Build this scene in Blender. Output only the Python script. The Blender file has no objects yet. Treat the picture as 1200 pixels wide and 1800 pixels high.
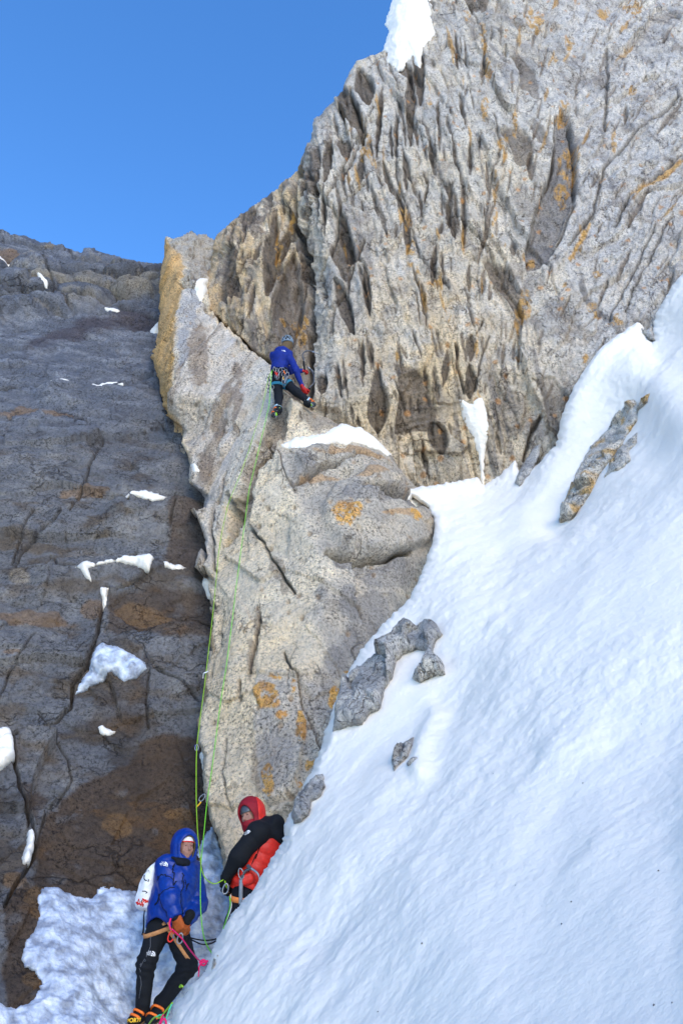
import bpy, math
import numpy as np
from mathutils import Vector, Matrix
from mathutils.geometry import delaunay_2d_cdt

# ---------------------------------------------------------------- camera, sky, sun, exposure
SC = bpy.context.scene
COL = SC.collection
F = 1400.0
PITCH = math.radians(25.0)
CAMZ = 1.6
cd = bpy.data.cameras.new('camera')
cam = bpy.data.objects.new('camera', cd)
COL.objects.link(cam)
cam.location = (0, 0, CAMZ)
cam.rotation_euler = (math.radians(90) + PITCH, 0, 0)
cd.sensor_fit = 'VERTICAL'
cd.sensor_height = 36.0
cd.lens = 36.0 * F / 1800.0
cd.clip_start = 0.05
cd.clip_end = 6000
SC.camera = cam

SUN_TO = Vector((0.34, -0.80, 0.48)).normalized()      # direction towards the light
SUN_EL = math.asin(SUN_TO.z)
SUN_AZ = math.atan2(SUN_TO.x, SUN_TO.y)
w = bpy.data.worlds.new('World')
SC.world = w
w.use_nodes = True
nt = w.node_tree
bg = nt.nodes['Background']
sky = nt.nodes.new('ShaderNodeTexSky')
sky.sky_type = 'NISHITA'
sky.sun_disc = False
sky.sun_elevation = SUN_EL
sky.sun_rotation = SUN_AZ
sky.altitude = 3000
sky.air_density = 1.15
sky.dust_density = 0.3
sky.ozone_density = 1.4
hs = nt.nodes.new('ShaderNodeHueSaturation')
hs.inputs['Saturation'].default_value = 1.28
hs.inputs['Hue'].default_value = 0.505
nt.links.new(sky.outputs[0], hs.inputs['Color'])
nt.links.new(hs.outputs[0], bg.inputs['Color'])
bg.inputs['Strength'].default_value = 0.15
sl = bpy.data.lights.new('sun', 'SUN')
sl.energy = 0.80
sl.angle = math.radians(35)
sl.color = (1.0, 0.85, 0.64)
so = bpy.data.objects.new('sun', sl)
COL.objects.link(so)
so.rotation_euler = SUN_TO.to_track_quat('Z', 'Y').to_euler()
SC.view_settings.view_transform = 'Standard'
SC.view_settings.look = 'None'
SC.view_settings.gamma = 1
SC.view_settings.exposure = 1.56
SC.cycles.max_bounces = 6
SC.cycles.diffuse_bounces = 3

# ---------------------------------------------------------------- where a pixel of the photograph lies in the place
SCL = 1.16
CT, ST = math.cos(PITCH), math.sin(PITCH)


def gfac(py):
    return 1.0 - 0.09 * np.clip((1400 - np.asarray(py, float)) / 700.0, 0, 1)


def ats(px, py, Y):
    """many points: photograph pixel and depth -> metres"""
    px = np.asarray(px, float)
    py = np.asarray(py, float)
    Y = np.asarray(Y, float) * SCL * gfac(py)
    y = (900 - py) / F
    yd = CT - y * ST
    zd = ST + y * CT
    return np.stack([(px - 600) / F / yd * Y, Y, zd / yd * Y + CAMZ], -1)


def at(px, py, Y):
    return ats([px], [py], [Y])[0]


# ---------------------------------------------------------------- noise
def _hash(ix, iy, iz, seed):
    h = (ix.astype(np.uint32) * np.uint32(374761393) + iy.astype(np.uint32) * np.uint32(668265263)
         + iz.astype(np.uint32) * np.uint32(2147483647) + np.uint32((seed * 974711 + 12345) & 0xffffffff))
    h = (h ^ (h >> np.uint32(13))) * np.uint32(1274126177)
    h = (h ^ (h >> np.uint32(16))) * np.uint32(2246822519)
    return h ^ (h >> np.uint32(15))


def noise3(P, seed=0):
    shp = P.shape[:-1]
    P = P.reshape(-1, 3).astype(np.float32)
    I = np.floor(P).astype(np.int32)
    f = P - I
    u = f * f * f * (f * (f * 6 - 15) + 10)
    out = np.zeros(len(P), np.float32)
    for dx in (0, 1):
        wx = u[:, 0] if dx else 1 - u[:, 0]
        for dy in (0, 1):
            wy = u[:, 1] if dy else 1 - u[:, 1]
            for dz in (0, 1):
                wz = u[:, 2] if dz else 1 - u[:, 2]
                h = _hash(I[:, 0] + dx, I[:, 1] + dy, I[:, 2] + dz, seed)
                gx = (h & np.uint32(1023)).astype(np.float32) / 511.5 - 1
                gy = ((h >> np.uint32(10)) & np.uint32(1023)).astype(np.float32) / 511.5 - 1
                gz = ((h >> np.uint32(20)) & np.uint32(1023)).astype(np.float32) / 511.5 - 1
                out += wx * wy * wz * (gx * (f[:, 0] - dx) + gy * (f[:, 1] - dy) + gz * (f[:, 2] - dz))
    return (out * 1.5).reshape(shp)


def fbm(P, octaves=4, seed=0, gain=0.5, ridged=False):
    a, s, tot = 1.0, 0.0, 0.0
    for k in range(octaves):
        n = noise3(P * (2.03 ** k) + k * 7.3, seed + k)
        if ridged:
            n = 1 - 2 * np.abs(n)
        s = s + a * n
        tot += a
        a *= gain
    return s / tot


def cells2(U, V, seed=0, jitter=0.9):
    """2-D cell noise: F1, F2, four hashes per nearest cell, offset from its point"""
    iu = np.floor(U).astype(np.int32)
    iv = np.floor(V).astype(np.int32)
    f1 = np.full(U.shape, 9e9)
    f2 = np.full(U.shape, 9e9)
    hh = np.zeros(U.shape, np.uint32)
    du = np.zeros(U.shape)
    dv = np.zeros(U.shape)
    z = np.zeros_like(iu)
    for a in (-1, 0, 1):
        for b in (-1, 0, 1):
            h = _hash(iu + a, iv + b, z, seed)
            cx = iu + a + 0.5 + jitter * ((h & np.uint32(65535)) / 65535.0 - 0.5)
            cy = iv + b + 0.5 + jitter * ((h >> np.uint32(16)) / 65535.0 - 0.5)
            d = (U - cx) ** 2 + (V - cy) ** 2
            m = d < f1
            f2 = np.where(m, f1, np.minimum(f2, d))
            f1 = np.where(m, d, f1)
            hh = np.where(m, h, hh)
            du = np.where(m, U - cx, du)
            dv = np.where(m, V - cy, dv)
    h2 = _hash(hh.view(np.int32) if False else hh.astype(np.int64).astype(np.uint32), z.astype(np.uint32), z.astype(np.uint32), seed + 5)
    r = [(h2 & np.uint32(255)) / 255.0, ((h2 >> np.uint32(8)) & np.uint32(255)) / 255.0,
         ((h2 >> np.uint32(16)) & np.uint32(255)) / 255.0, (h2 >> np.uint32(24)) / 255.0]
    return np.sqrt(f1), np.sqrt(f2), r, du, dv


def sstep(a, b, x):
    t = np.clip((x - a) / (b - a), 0, 1)
    return t * t * (3 - 2 * t)


# ---------------------------------------------------------------- plane geometry on the photograph
def seg_dist(px, py, pts, closed):
    pts = np.asarray(pts, float)
    n = len(pts)
    best = np.full(px.shape, 1e9)
    bx = np.zeros(px.shape)
    by = np.zeros(px.shape)
    for i in range(n if closed else n - 1):
        a = pts[i]
        b = pts[(i + 1) % n]
        d = b - a
        L = d @ d + 1e-9
        t = np.clip(((px - a[0]) * d[0] + (py - a[1]) * d[1]) / L, 0, 1)
        qx = a[0] + t * d[0]
        qy = a[1] + t * d[1]
        dd = (px - qx) ** 2 + (py - qy) ** 2
        m = dd < best
        best = np.where(m, dd, best)
        bx = np.where(m, qx, bx)
        by = np.where(m, qy, by)
    return np.sqrt(best), bx, by


def inside(px, py, pts):
    pts = np.asarray(pts, float)
    r = np.zeros(px.shape, bool)
    n = len(pts)
    for i in range(n):
        x0, y0 = pts[i]
        x1, y1 = pts[(i + 1) % n]
        if y0 == y1:
            continue
        c = ((y0 > py) != (y1 > py)) & (px < (x1 - x0) * (py - y0) / (y1 - y0) + x0)
        r ^= c
    return r


def polyd(px, py, pts):
    d, _, _ = seg_dist(px, py, pts, True)
    return np.where(inside(px, py, pts), d, -d)


def rough_outline(pts, amp, seg=4.0, seed=0, scale=14.0):
    pts = np.asarray(pts, float)
    out = []
    n = len(pts)
    for i in range(n):
        a = pts[i]
        b = pts[(i + 1) % n]
        L = np.linalg.norm(b - a)
        k = max(1, int(L / seg))
        for j in range(k):
            out.append(a + (b - a) * j / k)
    out = np.array(out)
    q = np.concatenate([out / scale, np.zeros((len(out), 1))], 1)
    ox = fbm(q, 3, seed + 11, 0.6) * amp * 1.6
    oy = fbm(q + 31.7, 3, seed + 17, 0.6) * amp * 1.6
    out[:, 0] += ox
    out[:, 1] += oy
    return out


def blur(A, s):
    if s <= 0:
        return A
    r = int(3 * s + 1)
    k = np.exp(-0.5 * (np.arange(-r, r + 1) / s) ** 2)
    k /= k.sum()
    B = np.pad(A, ((r, r), (0, 0)), mode='edge')
    A = sum(k[i] * B[i:i + A.shape[0]] for i in range(2 * r + 1))
    B = np.pad(A, ((0, 0), (r, r)), mode='edge')
    return sum(k[i] * B[:, i:i + A.shape[1]] for i in range(2 * r + 1))


def cage_w(px, py, cage, edges=()):
    c = np.asarray(cage, float)
    vs = [Vector((a[0], a[1])) for a in c]
    ov, oe, of, vmap, _, _ = delaunay_2d_cdt(vs, list(edges), [], 0, 1e-4)
    w0 = 1.0 / c[:, 2]
    W = np.array([w0[m[0]] if m else 0.1 for m in vmap])
    best = np.full(px.shape, -1e9)
    out = np.zeros(px.shape)
    for f in of:
        (x0, y0), (x1, y1), (x2, y2) = [ov[i] for i in f]
        D = (x1 - x0) * (y2 - y0) - (x2 - x0) * (y1 - y0)
        if abs(D) < 1e-6:
            continue
        l1 = ((px - x0) * (y2 - y0) - (x2 - x0) * (py - y0)) / D
        l2 = ((x1 - x0) * (py - y0) - (px - x0) * (y1 - y0)) / D
        l0 = 1 - l1 - l2
        m = np.minimum(np.minimum(l0, l1), l2)
        better = m > best
        v = l0 * W[f[0]] + l1 * W[f[1]] + l2 * W[f[2]]
        out = np.where(better, v, out)
        best = np.where(better, m, best)
    return out


# ---------------------------------------------------------------- mesh output
def fast_mesh(name, V, Q, cols=None, mat=None, smooth=True, extra=None):
    """Q: (n,4) quads with -1 last for triangles not supported; cols (n,3) per-vertex albedo"""
    me = bpy.data.meshes.new(name)
    V = np.ascontiguousarray(V, np.float32)
    Q = np.ascontiguousarray(Q, np.int32)
    me.vertices.add(len(V))
    me.vertices.foreach_set('co', V.ravel())
    me.loops.add(Q.size)
    me.loops.foreach_set('vertex_index', Q.ravel())
    me.polygons.add(len(Q))
    me.polygons.foreach_set('loop_start', np.arange(0, Q.size, Q.shape[1], dtype=np.int32))
    me.update(calc_edges=True)
    me.validate()
    if smooth:
        me.polygons.foreach_set('use_smooth', np.ones(len(me.polygons), bool))
    if cols is not None:
        a = me.color_attributes.new('Col', 'FLOAT_COLOR', 'POINT')
        c = np.ones((len(V), 4), np.float32)
        c[:, :3] = cols
        a.data.foreach_set('color', c.ravel())
    me.update()
    if mat:
        me.materials.append(mat)
    return me


def link(name, me, parent=None):
    o = bpy.data.objects.new(name, me)
    COL.objects.link(o)
    if parent is not None:
        o.parent = parent
        o.matrix_parent_inverse = parent.matrix_world.inverted() if parent.matrix_world else Matrix()
    return o


def tag(o, label=None, cat=None, group=None, kind=None):
    if label:
        o['label'] = label
    if cat:
        o['category'] = cat
    if group:
        o['group'] = group
    if kind:
        o['kind'] = kind
    return o


MASS = {}


def surface(name, outline, depth, mat, disp=None, step=2.0, edge_amp=2.5, rim=(10, 0.4), thick=1.2, soft=1.0, seed=0,
            host=None, edge_seg=4.0, edge_scale=14.0, crisp=False):
    """a rock or snow mass: outline in pixels, depth function giving 1/depth, displaced along its own normal,
    rounded back at the rim and closed with sides that go back by its thickness"""
    ol = np.asarray(outline, float)
    x0, y0 = ol.min(0) - 8
    x1, y1 = ol.max(0) + 8
    nx = int((x1 - x0) / step) + 1
    ny = int((y1 - y0) / step) + 1
    px, py = np.meshgrid(x0 + np.arange(nx) * step, y0 + np.arange(ny) * step)
    W = blur(depth(px, py), soft)
    rough = rough_outline(ol, edge_amp, edge_seg, seed, edge_scale)
    d = polyd(px, py, ol)
    near = np.abs(d) < edge_amp * 3 + 3 * step
    nd, nbx, nby = seg_dist(px[near], py[near], rough, True)
    ins = inside(px[near], py[near], rough)
    nds = np.where(ins, nd, -nd)
    d[near] = nds
    # snap the points just outside on to the outline
    sx, sy = px.copy(), py.copy()
    bx = px.copy(); by = py.copy()
    bx[near] = nbx; by[near] = nby
    snap = (d < 0) & (d > -1.5 * step) & near
    sx[snap] = bx[snap]
    sy[snap] = by[snap]
    if host is None:
        P = ats(sx, sy, 1.0 / W)
    else:
        P = host(sx, sy)
    ny_ = np.gradient(P, axis=0)
    nx_ = np.gradient(P, axis=1)
    N = np.cross(nx_, ny_)
    for k in range(3):
        N[..., k] = blur(N[..., k], 1.5)
    N /= np.linalg.norm(N, axis=-1, keepdims=True) + 1e-9
    V0 = P - np.array([0, 0, CAMZ])
    flip = (N * V0).sum(-1) > 0
    N[flip] *= -1
    cols = None
    if disp is not None:
        dd, cols = disp(P, sx, sy, np.where((px > 1275) | (px < -100) | (py > 1870), 99.0, d), N)
        P = P + (N if host is None else (0.4 * N + np.array([0, 0, 0.3]) - 0.55 * V0 / np.linalg.norm(V0, axis=-1, keepdims=True))) * dd[..., None]
    view = V0 / np.linalg.norm(V0, axis=-1, keepdims=True)
    if rim:
        r, R = rim
        t = np.clip(1 - np.maximum(np.where((px > 1275) | (px < -100) | (py > 1870), 99.0, d), 0) / r, 0, 1)
        P = P + view * (R * (1 - np.sqrt(np.maximum(1 - t * t, 0))))[..., None]
    ok = d > -1.5 * step
    good = d > 0
    cell = ok[:-1, :-1] & ok[1:, :-1] & ok[:-1, 1:] & ok[1:, 1:]
    cg = good[:-1, :-1].astype(int) + good[1:, :-1] + good[:-1, 1:] + good[1:, 1:]
    cell &= cg >= 2
    idx = np.arange(nx * ny).reshape(ny, nx)
    Q = np.stack([idx[:-1, :-1][cell], idx[1:, :-1][cell], idx[1:, 1:][cell], idx[:-1, 1:][cell]], 1)
    used = np.unique(Q)
    remap = -np.ones(nx * ny, np.int64)
    remap[used] = np.arange(len(used))
    Q = remap[Q]
    V = P.reshape(-1, 3)[used]
    C = cols.reshape(-1, 3)[used] if cols is not None else None
    # sides
    E = np.concatenate([Q[:, [0, 1]], Q[:, [1, 2]], Q[:, [2, 3]], Q[:, [3, 0]]])
    key = np.sort(E, 1)
    _, first, cnt = np.unique(key[:, 0] * 10000000 + key[:, 1], return_index=True, return_counts=True)
    B = E[first[cnt == 1]]
    bv = np.unique(B)
    back = np.zeros(len(V), np.int64)
    back[bv] = np.arange(len(bv)) + len(V)
    vb = view.reshape(-1, 3)[used][bv]
    VV = V[bv] + vb * thick
    Vn = np.concatenate([V, VV])
    S = np.stack([B[:, 1], B[:, 0], back[B[:, 0]], back[B[:, 1]]], 1)
    Qn = np.concatenate([Q, S])
    if C is not None:
        C = np.concatenate([C, C[bv]])
    me = fast_mesh(name, Vn, Qn, C, mat, smooth=not crisp)
    o = link(name, me)
    MASS[name] = dict(P=P, N=N, x0=x0, y0=y0, step=step, nx=nx, ny=ny, o=o)
    return o


def on_mass(name, smooth=0):
    M = MASS[name]
    P = M['P']
    if smooth:
        P = np.stack([blur(P[..., k], smooth) for k in range(3)], -1)

    def f(px, py):
        u = np.clip((np.asarray(px, float) - M['x0']) / M['step'], 0, M['nx'] - 1.001)
        v = np.clip((np.asarray(py, float) - M['y0']) / M['step'], 0, M['ny'] - 1.001)
        i = u.astype(int)
        j = v.astype(int)
        a = (u - i)[..., None]
        b = (v - j)[..., None]
        return ((P[j, i] * (1 - a) + P[j, i + 1] * a) * (1 - b) + (P[j + 1, i] * (1 - a) + P[j + 1, i + 1] * a) * b)
    return f


# ---------------------------------------------------------------- materials
def new_mat(name):
    m = bpy.data.materials.new(name)
    m.use_nodes = True
    return m, m.node_tree.nodes, m.node_tree.links, m.node_tree.nodes['Principled BSDF']


def ramp(n, pts):
    r = n.new('ShaderNodeValToRGB')
    e = r.color_ramp.elements
    while len(e) < len(pts):
        e.new(0.5)
    for k, (p, c) in enumerate(pts):
        e[k].position = p
        e[k].color = (c[0], c[1], c[2], 1) if hasattr(c, '__len__') else (c, c, c, 1)
    return r


def rock_mat(name, fleck=24.0, contrast=0.5, bump=0.5, joint=(1.5, 4.5, (1, 1, 0.4), 0), cdark=0.42, cover=0.5, gain=1.0):
    m, n, l, b = new_mat(name)
    tc = n.new('ShaderNodeTexCoord')
    at_ = n.new('ShaderNodeAttribute')
    at_.attribute_name = 'Col'
    n1 = n.new('ShaderNodeTexNoise')
    n1.inputs['Scale'].default_value = fleck
    n1.inputs['Detail'].default_value = 3
    n1.inputs['Roughness'].default_value = 0.85
    l.new(tc.outputs['Object'], n1.inputs['Vector'])
    r1 = ramp(n, [(0.36, 1 - 1.35 * contrast), (0.47, 1.0 - 0.12 * contrast), (0.56, 1.0 + 0.22 * contrast), (0.70, 1.0 + 0.9 * contrast)])
    l.new(n1.outputs['Fac'], r1.inputs[0])
    # biotite flecks
    vo = n.new('ShaderNodeTexVoronoi')
    vo.inputs['Scale'].default_value = fleck * 1.1
    l.new(tc.outputs['Object'], vo.inputs['Vector'])
    r2 = ramp(n, [(0.10, 0.45), (0.24, 1.0)])
    l.new(vo.outputs['Distance'], r2.inputs[0])
    nv = n.new('ShaderNodeTexNoise')
    nv.inputs['Scale'].default_value = 1.1
    nv.inputs['Detail'].default_value = 3
    l.new(tc.outputs['Object'], nv.inputs['Vector'])
    rv = ramp(n, [(0.38, 0.55), (0.58, 1.0)])
    l.new(nv.outputs['Fac'], rv.inputs[0])
    n2 = n.new('ShaderNodeTexNoise')
    n2.inputs['Scale'].default_value = 2.2
    n2.inputs['Detail'].default_value = 6
    n2.inputs['Roughness'].default_value = 0.65
    l.new(tc.outputs['Object'], n2.inputs['Vector'])
    r3 = ramp(n, [(0.32, tuple(gain * q for q in (0.80, 0.82, 0.86))), (0.5, (gain, gain, gain)), (0.68, tuple(gain * q for q in (1.16, 1.12, 1.04)))])
    l.new(n2.outputs['Fac'], r3.inputs[0])
    # fine joints: a net of thin dark cracks, stretched upwards
    nd = n.new('ShaderNodeTexNoise')
    nd.inputs['Scale'].default_value = 3.0
    nd.inputs['Detail'].default_value = 4
    l.new(tc.outputs['Object'], nd.inputs['Vector'])
    va = n.new('ShaderNodeVectorMath')
    va.operation = 'MULTIPLY_ADD'
    va.inputs[1].default_value = (0.55, 0.55, 0.55)
    l.new(nd.outputs['Color'], va.inputs[0])
    l.new(tc.outputs['Object'], va.inputs[2])
    cracks = []
    for (sc_, th) in ((joint[0], 0.022), (joint[1], 0.035)):
        mp = n.new('ShaderNodeMapping')
        mp.inputs['Scale'].default_value = joint[2]
        mp.inputs['Rotation'].default_value = (0, math.radians(joint[3]), 0)
        l.new(va.outputs[0], mp.inputs[0])
        vo2 = n.new('ShaderNodeTexVoronoi')
        vo2.feature = 'DISTANCE_TO_EDGE'
        vo2.inputs['Scale'].default_value = sc_
        l.new(mp.outputs[0], vo2.inputs['Vector'])
        rr = ramp(n, [(0.0, 0.0), (th, 1.0)])
        l.new(vo2.outputs['Distance'], rr.inputs[0])
        # only some joints open
        nb = n.new('ShaderNodeTexNoise')
        nb.inputs['Scale'].default_value = sc_ * 0.7
        l.new(tc.outputs['Object'], nb.inputs['Vector'])
        rb = ramp(n, [(cover, 1.0), (cover + 0.1, 0.0)])
        l.new(nb.outputs['Fac'], rb.inputs[0])
        mxx = n.new('ShaderNodeMath')
        mxx.operation = 'MAXIMUM'
        l.new(rr.outputs[0], mxx.inputs[0])
        l.new(rb.outputs[0], mxx.inputs[1])
        cracks.append(mxx)
    mul = n.new('ShaderNodeMath')
    mul.operation = 'MULTIPLY'
    l.new(cracks[0].outputs[0], mul.inputs[0])
    l.new(cracks[1].outputs[0], mul.inputs[1])
    rc = ramp(n, [(0.0, (cdark, cdark * 0.95, cdark * 0.92)), (1.0, (1, 1, 1))])
    l.new(mul.outputs[0], rc.inputs[0])
    prev = at_.outputs['Color']
    for r in (r1, r2, r3, rc):
        mx = n.new('ShaderNodeMix')
        mx.data_type = 'RGBA'
        mx.blend_type = 'MULTIPLY'
        mx.clamp_result = False
        mx.inputs[0].default_value = 1.0
        l.new(prev, mx.inputs[6])
        l.new(r.outputs[0], mx.inputs[7])
        if r is r2 or r is r1:
            l.new(rv.outputs[0], mx.inputs[0])
        prev = mx.outputs[2]
    l.new(prev, b.inputs['Base Color'])
    b.inputs['Roughness'].default_value = 0.85
    b.inputs['Specular IOR Level'].default_value = 0.2
    n3 = n.new('ShaderNodeTexNoise')
    n3.inputs['Scale'].default_value = 7
    n3.inputs['Detail'].default_value = 8
    n3.inputs['Roughness'].default_value = 0.8
    mp = n.new('ShaderNodeMapping')
    mp.inputs['Scale'].default_value = (1, 1, 0.35)
    l.new(tc.outputs['Object'], mp.inputs[0])
    l.new(mp.outputs[0], n3.inputs['Vector'])
    ad = n.new('ShaderNodeMath')
    ad.operation = 'MULTIPLY_ADD'
    ad.inputs[1].default_value = 0.45
    l.new(mul.outputs[0], ad.inputs[0])
    l.new(n3.outputs['Fac'], ad.inputs[2])
    bp = n.new('ShaderNodeBump')
    bp.inputs['Strength'].default_value = bump
    bp.inputs['Distance'].default_value = 0.12
    l.new(ad.outputs[0], bp.inputs['Height'])
    l.new(bp.outputs[0], b.inputs['Normal'])
    return m


def snow_mat(name, col=(0.77, 0.765, 0.755), bump=0.35, scale=3.0, ice=False, dist=0.05):
    m, n, l, b = new_mat(name)
    tc = n.new('ShaderNodeTexCoord')
    n1 = n.new('ShaderNodeTexNoise')
    n1.inputs['Scale'].default_value = scale
    n1.inputs['Detail'].default_value = 8
    n1.inputs['Roughness'].default_value = 0.6
    l.new(tc.outputs['Object'], n1.inputs['Vector'])
    bp = n.new('ShaderNodeBump')
    bp.inputs['Strength'].default_value = bump
    bp.inputs['Distance'].default_value = dist
    l.new(n1.outputs['Fac'], bp.inputs['Height'])
    l.new(bp.outputs[0], b.inputs['Normal'])
    if ice:
        r = ramp(n, [(0.36, (0.24, 0.26, 0.31)), (0.52, col), (0.72, (0.74, 0.75, 0.77))])
        n4 = n.new('ShaderNodeTexNoise')
        n4.inputs['Scale'].default_value = 7
        n4.inputs['Detail'].default_value = 6
        l.new(tc.outputs['Object'], n4.inputs['Vector'])
        l.new(n4.outputs['Fac'], r.inputs[0])
        l.new(r.outputs[0], b.inputs['Base Color'])
        b.inputs['Roughness'].default_value = 0.35
    else:
        b.inputs['Base Color'].default_value = (*col, 1)
        b.inputs['Roughness'].default_value = 0.6
    b.inputs['Specular IOR Level'].default_value = 0.3
    return m


def plain(name, col, rough=0.6, metal=0.0, bump=0.0, bscale=40, sheen=0.0):
    m, n, l, b = new_mat(name)
    b.inputs['Roughness'].default_value = rough
    b.inputs['Metallic'].default_value = metal
    tc = n.new('ShaderNodeTexCoord')
    n1 = n.new('ShaderNodeTexNoise')
    n1.inputs['Scale'].default_value = bscale
    b.inputs['Specular IOR Level'].default_value = 0.3
    n1.inputs['Detail'].default_value = 4
    l.new(tc.outputs['Object'], n1.inputs['Vector'])
    r = ramp(n, [(0.3, tuple(c * 0.82 for c in col)), (0.7, tuple(min(1, c * 1.15) for c in col))])
    l.new(n1.outputs['Fac'], r.inputs[0])
    l.new(r.outputs[0], b.inputs['Base Color'])
    if bump:
        bp = n.new('ShaderNodeBump')
        bp.inputs['Strength'].default_value = bump
        bp.inputs['Distance'].default_value = 0.01
        l.new(n1.outputs['Fac'], bp.inputs['Height'])
        l.new(bp.outputs[0], b.inputs['Normal'])
    if sheen:
        b.inputs['Sheen Weight'].default_value = sheen
    return m


M_ROCK = rock_mat('granite', 24.0, 0.60, 1.0, (0.9, 2.6, (1, 1, 0.35), 12), 0.5, 0.56, 1.52)
M_WALL = rock_mat('wall_granite', 20.0, 0.45, 0.95, (2.0, 6.0, (1, 1, 0.26), 10), 0.40, 0.5, 1.28)
M_SLAB = rock_mat('dark_granite', 20.0, 0.52, 0.9, (0.9, 3.5, (0.8, 1, 1.4), 0), 0.5, 0.54, 1.22)
M_NEAR = rock_mat('near_granite', 30.0, 0.6, 1.0, (3, 9, (1, 1, .5), 0), 0.5, 0.5, 1.55)
M_SNOW = snow_mat('wind_packed_snow', col=(0.80, 0.74, 0.655), bump=0.42, scale=11.0, dist=0.035)
M_PATCH = snow_mat('crusty_snow', col=(0.80, 0.74, 0.655), bump=0.6, scale=7.0, dist=0.06)
M_ICE = snow_mat('rime_ice', col=(0.46, 0.51, 0.60), bump=0.9, scale=14.0, ice=True, dist=0.03)

# albedos
PALE = np.array((0.47, 0.43, 0.36))
TAN = np.array((0.48, 0.385, 0.25))
GOLD = np.array((0.35, 0.225, 0.095))
GREY = np.array((0.40, 0.395, 0.39))
COOL = np.array((0.36, 0.37, 0.395))
DKGREY = np.array((0.15, 0.15, 0.16))
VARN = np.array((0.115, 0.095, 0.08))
BROWN = np.array((0.13, 0.09, 0.06))
RUST = np.array((0.34, 0.18, 0.07))
LICH = np.array((0.46, 0.27, 0.075))


def mixc(c, col, f):
    return c * (1 - f[..., None]) + np.asarray(col) * f[..., None]


def spindle(px, py, s):
    """signed closeness to a lens-shaped flake scar: >0 inside"""
    xa, ya, xb, yb, w = s[:5]
    dx, dy = xb - xa, yb - ya
    L = math.hypot(dx, dy)
    t = ((px - xa) * dx + (py - ya) * dy) / (L * L)
    n = ((px - xa) * -dy + (py - ya) * dx) / L
    tt = np.clip(t, 0, 1)
    hw = w * 0.5 * np.sin(np.pi * tt ** (s[5] if len(s) > 5 else 1.0)) ** 0.8
    e = hw - np.abs(n)
    e = np.where((t < 0) | (t > 1), -np.minimum(np.abs(t), np.abs(t - 1)) * L - 1, e)
    return e, n


def blobs(px, py, lst, warp):
    f = np.zeros(px.shape)
    for (x, y, rx, ry) in lst:
        r = np.sqrt(((px - x) / rx) ** 2 + ((py - y) / ry) ** 2)
        f = np.maximum(f, sstep(1.05, 0.8, r + warp))
    return f

# ================================================================ THE SNOW SLOPE
SNOW_CAGE = [(255, 1960, 5.0), (300, 1795, 5.6), (372, 1672, 6.0), (450, 1555, 6.3), (497, 1470, 6.5), (540, 1375, 6.8), (590, 1270, 7.4),
             (640, 1150, 8.3), (700, 1070, 9.1), (740, 1010, 9.8), (760, 940, 10.5), (720, 862, 11.7), (850, 850, 12.7), (780, 880, 12.0),
             (905, 812, 12.6), (940, 800, 12.5), (1000, 700, 12.3), (1050, 625, 12.1), (1110, 565, 11.9), (1150, 590, 12.1), (1155, 540, 12.1), (1200, 480, 11.9), (1350, 300, 11.5),
             (1350, 1960, 2.0), (1200, 1800, 2.6), (900, 1800, 3.2), (600, 1800, 4.1), (450, 1700, 5.1),
             (700, 1500, 4.9), (1000, 1400, 4.4), (1200, 1300, 4.3), (1350, 1000, 5.6), (1200, 900, 7.0), (900, 1100, 6.9), (800, 1200, 6.9), (680, 1300, 6.7),
             (1000, 900, 9.5), (1050, 780, 10.9), (1100, 760, 10.6), (1200, 700, 9.6), (1350, 600, 8.6), (950, 870, 10.8), (890, 950, 9.9), (860, 1000, 9.0),
             (590, 1450, 5.9), (520, 1600, 5.4)]
SNOW_OUT = [(225, 1960), (296, 1800), (305, 1768), (328, 1742), (350, 1714), (362, 1698), (372, 1668), (388, 1640), (410, 1606), (425, 1588), (450, 1555), (470, 1521),
            (497, 1478), (499, 1450), (514, 1424), (528, 1392), (552, 1342), (566, 1306), (582, 1262), (602, 1200), (634, 1148), (680, 1092), (722, 1055),
            (740, 1012), (758, 962), (764, 925), (752, 892), (728, 876), (700, 868), (712, 858), (760, 853), (800, 846), (838, 838), (850, 852), (868, 840),
            (888, 826), (906, 808), (912, 830), (940, 822), (965, 812), (985, 795), (992, 765), (1002, 722), (1012, 688), (1030, 652), (1052, 622), (1082, 596),
            (1112, 570), (1128, 584), (1145, 604), (1148, 575), (1154, 548), (1172, 515), (1200, 476), (1350, 300), (1360, 1960)]


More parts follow.
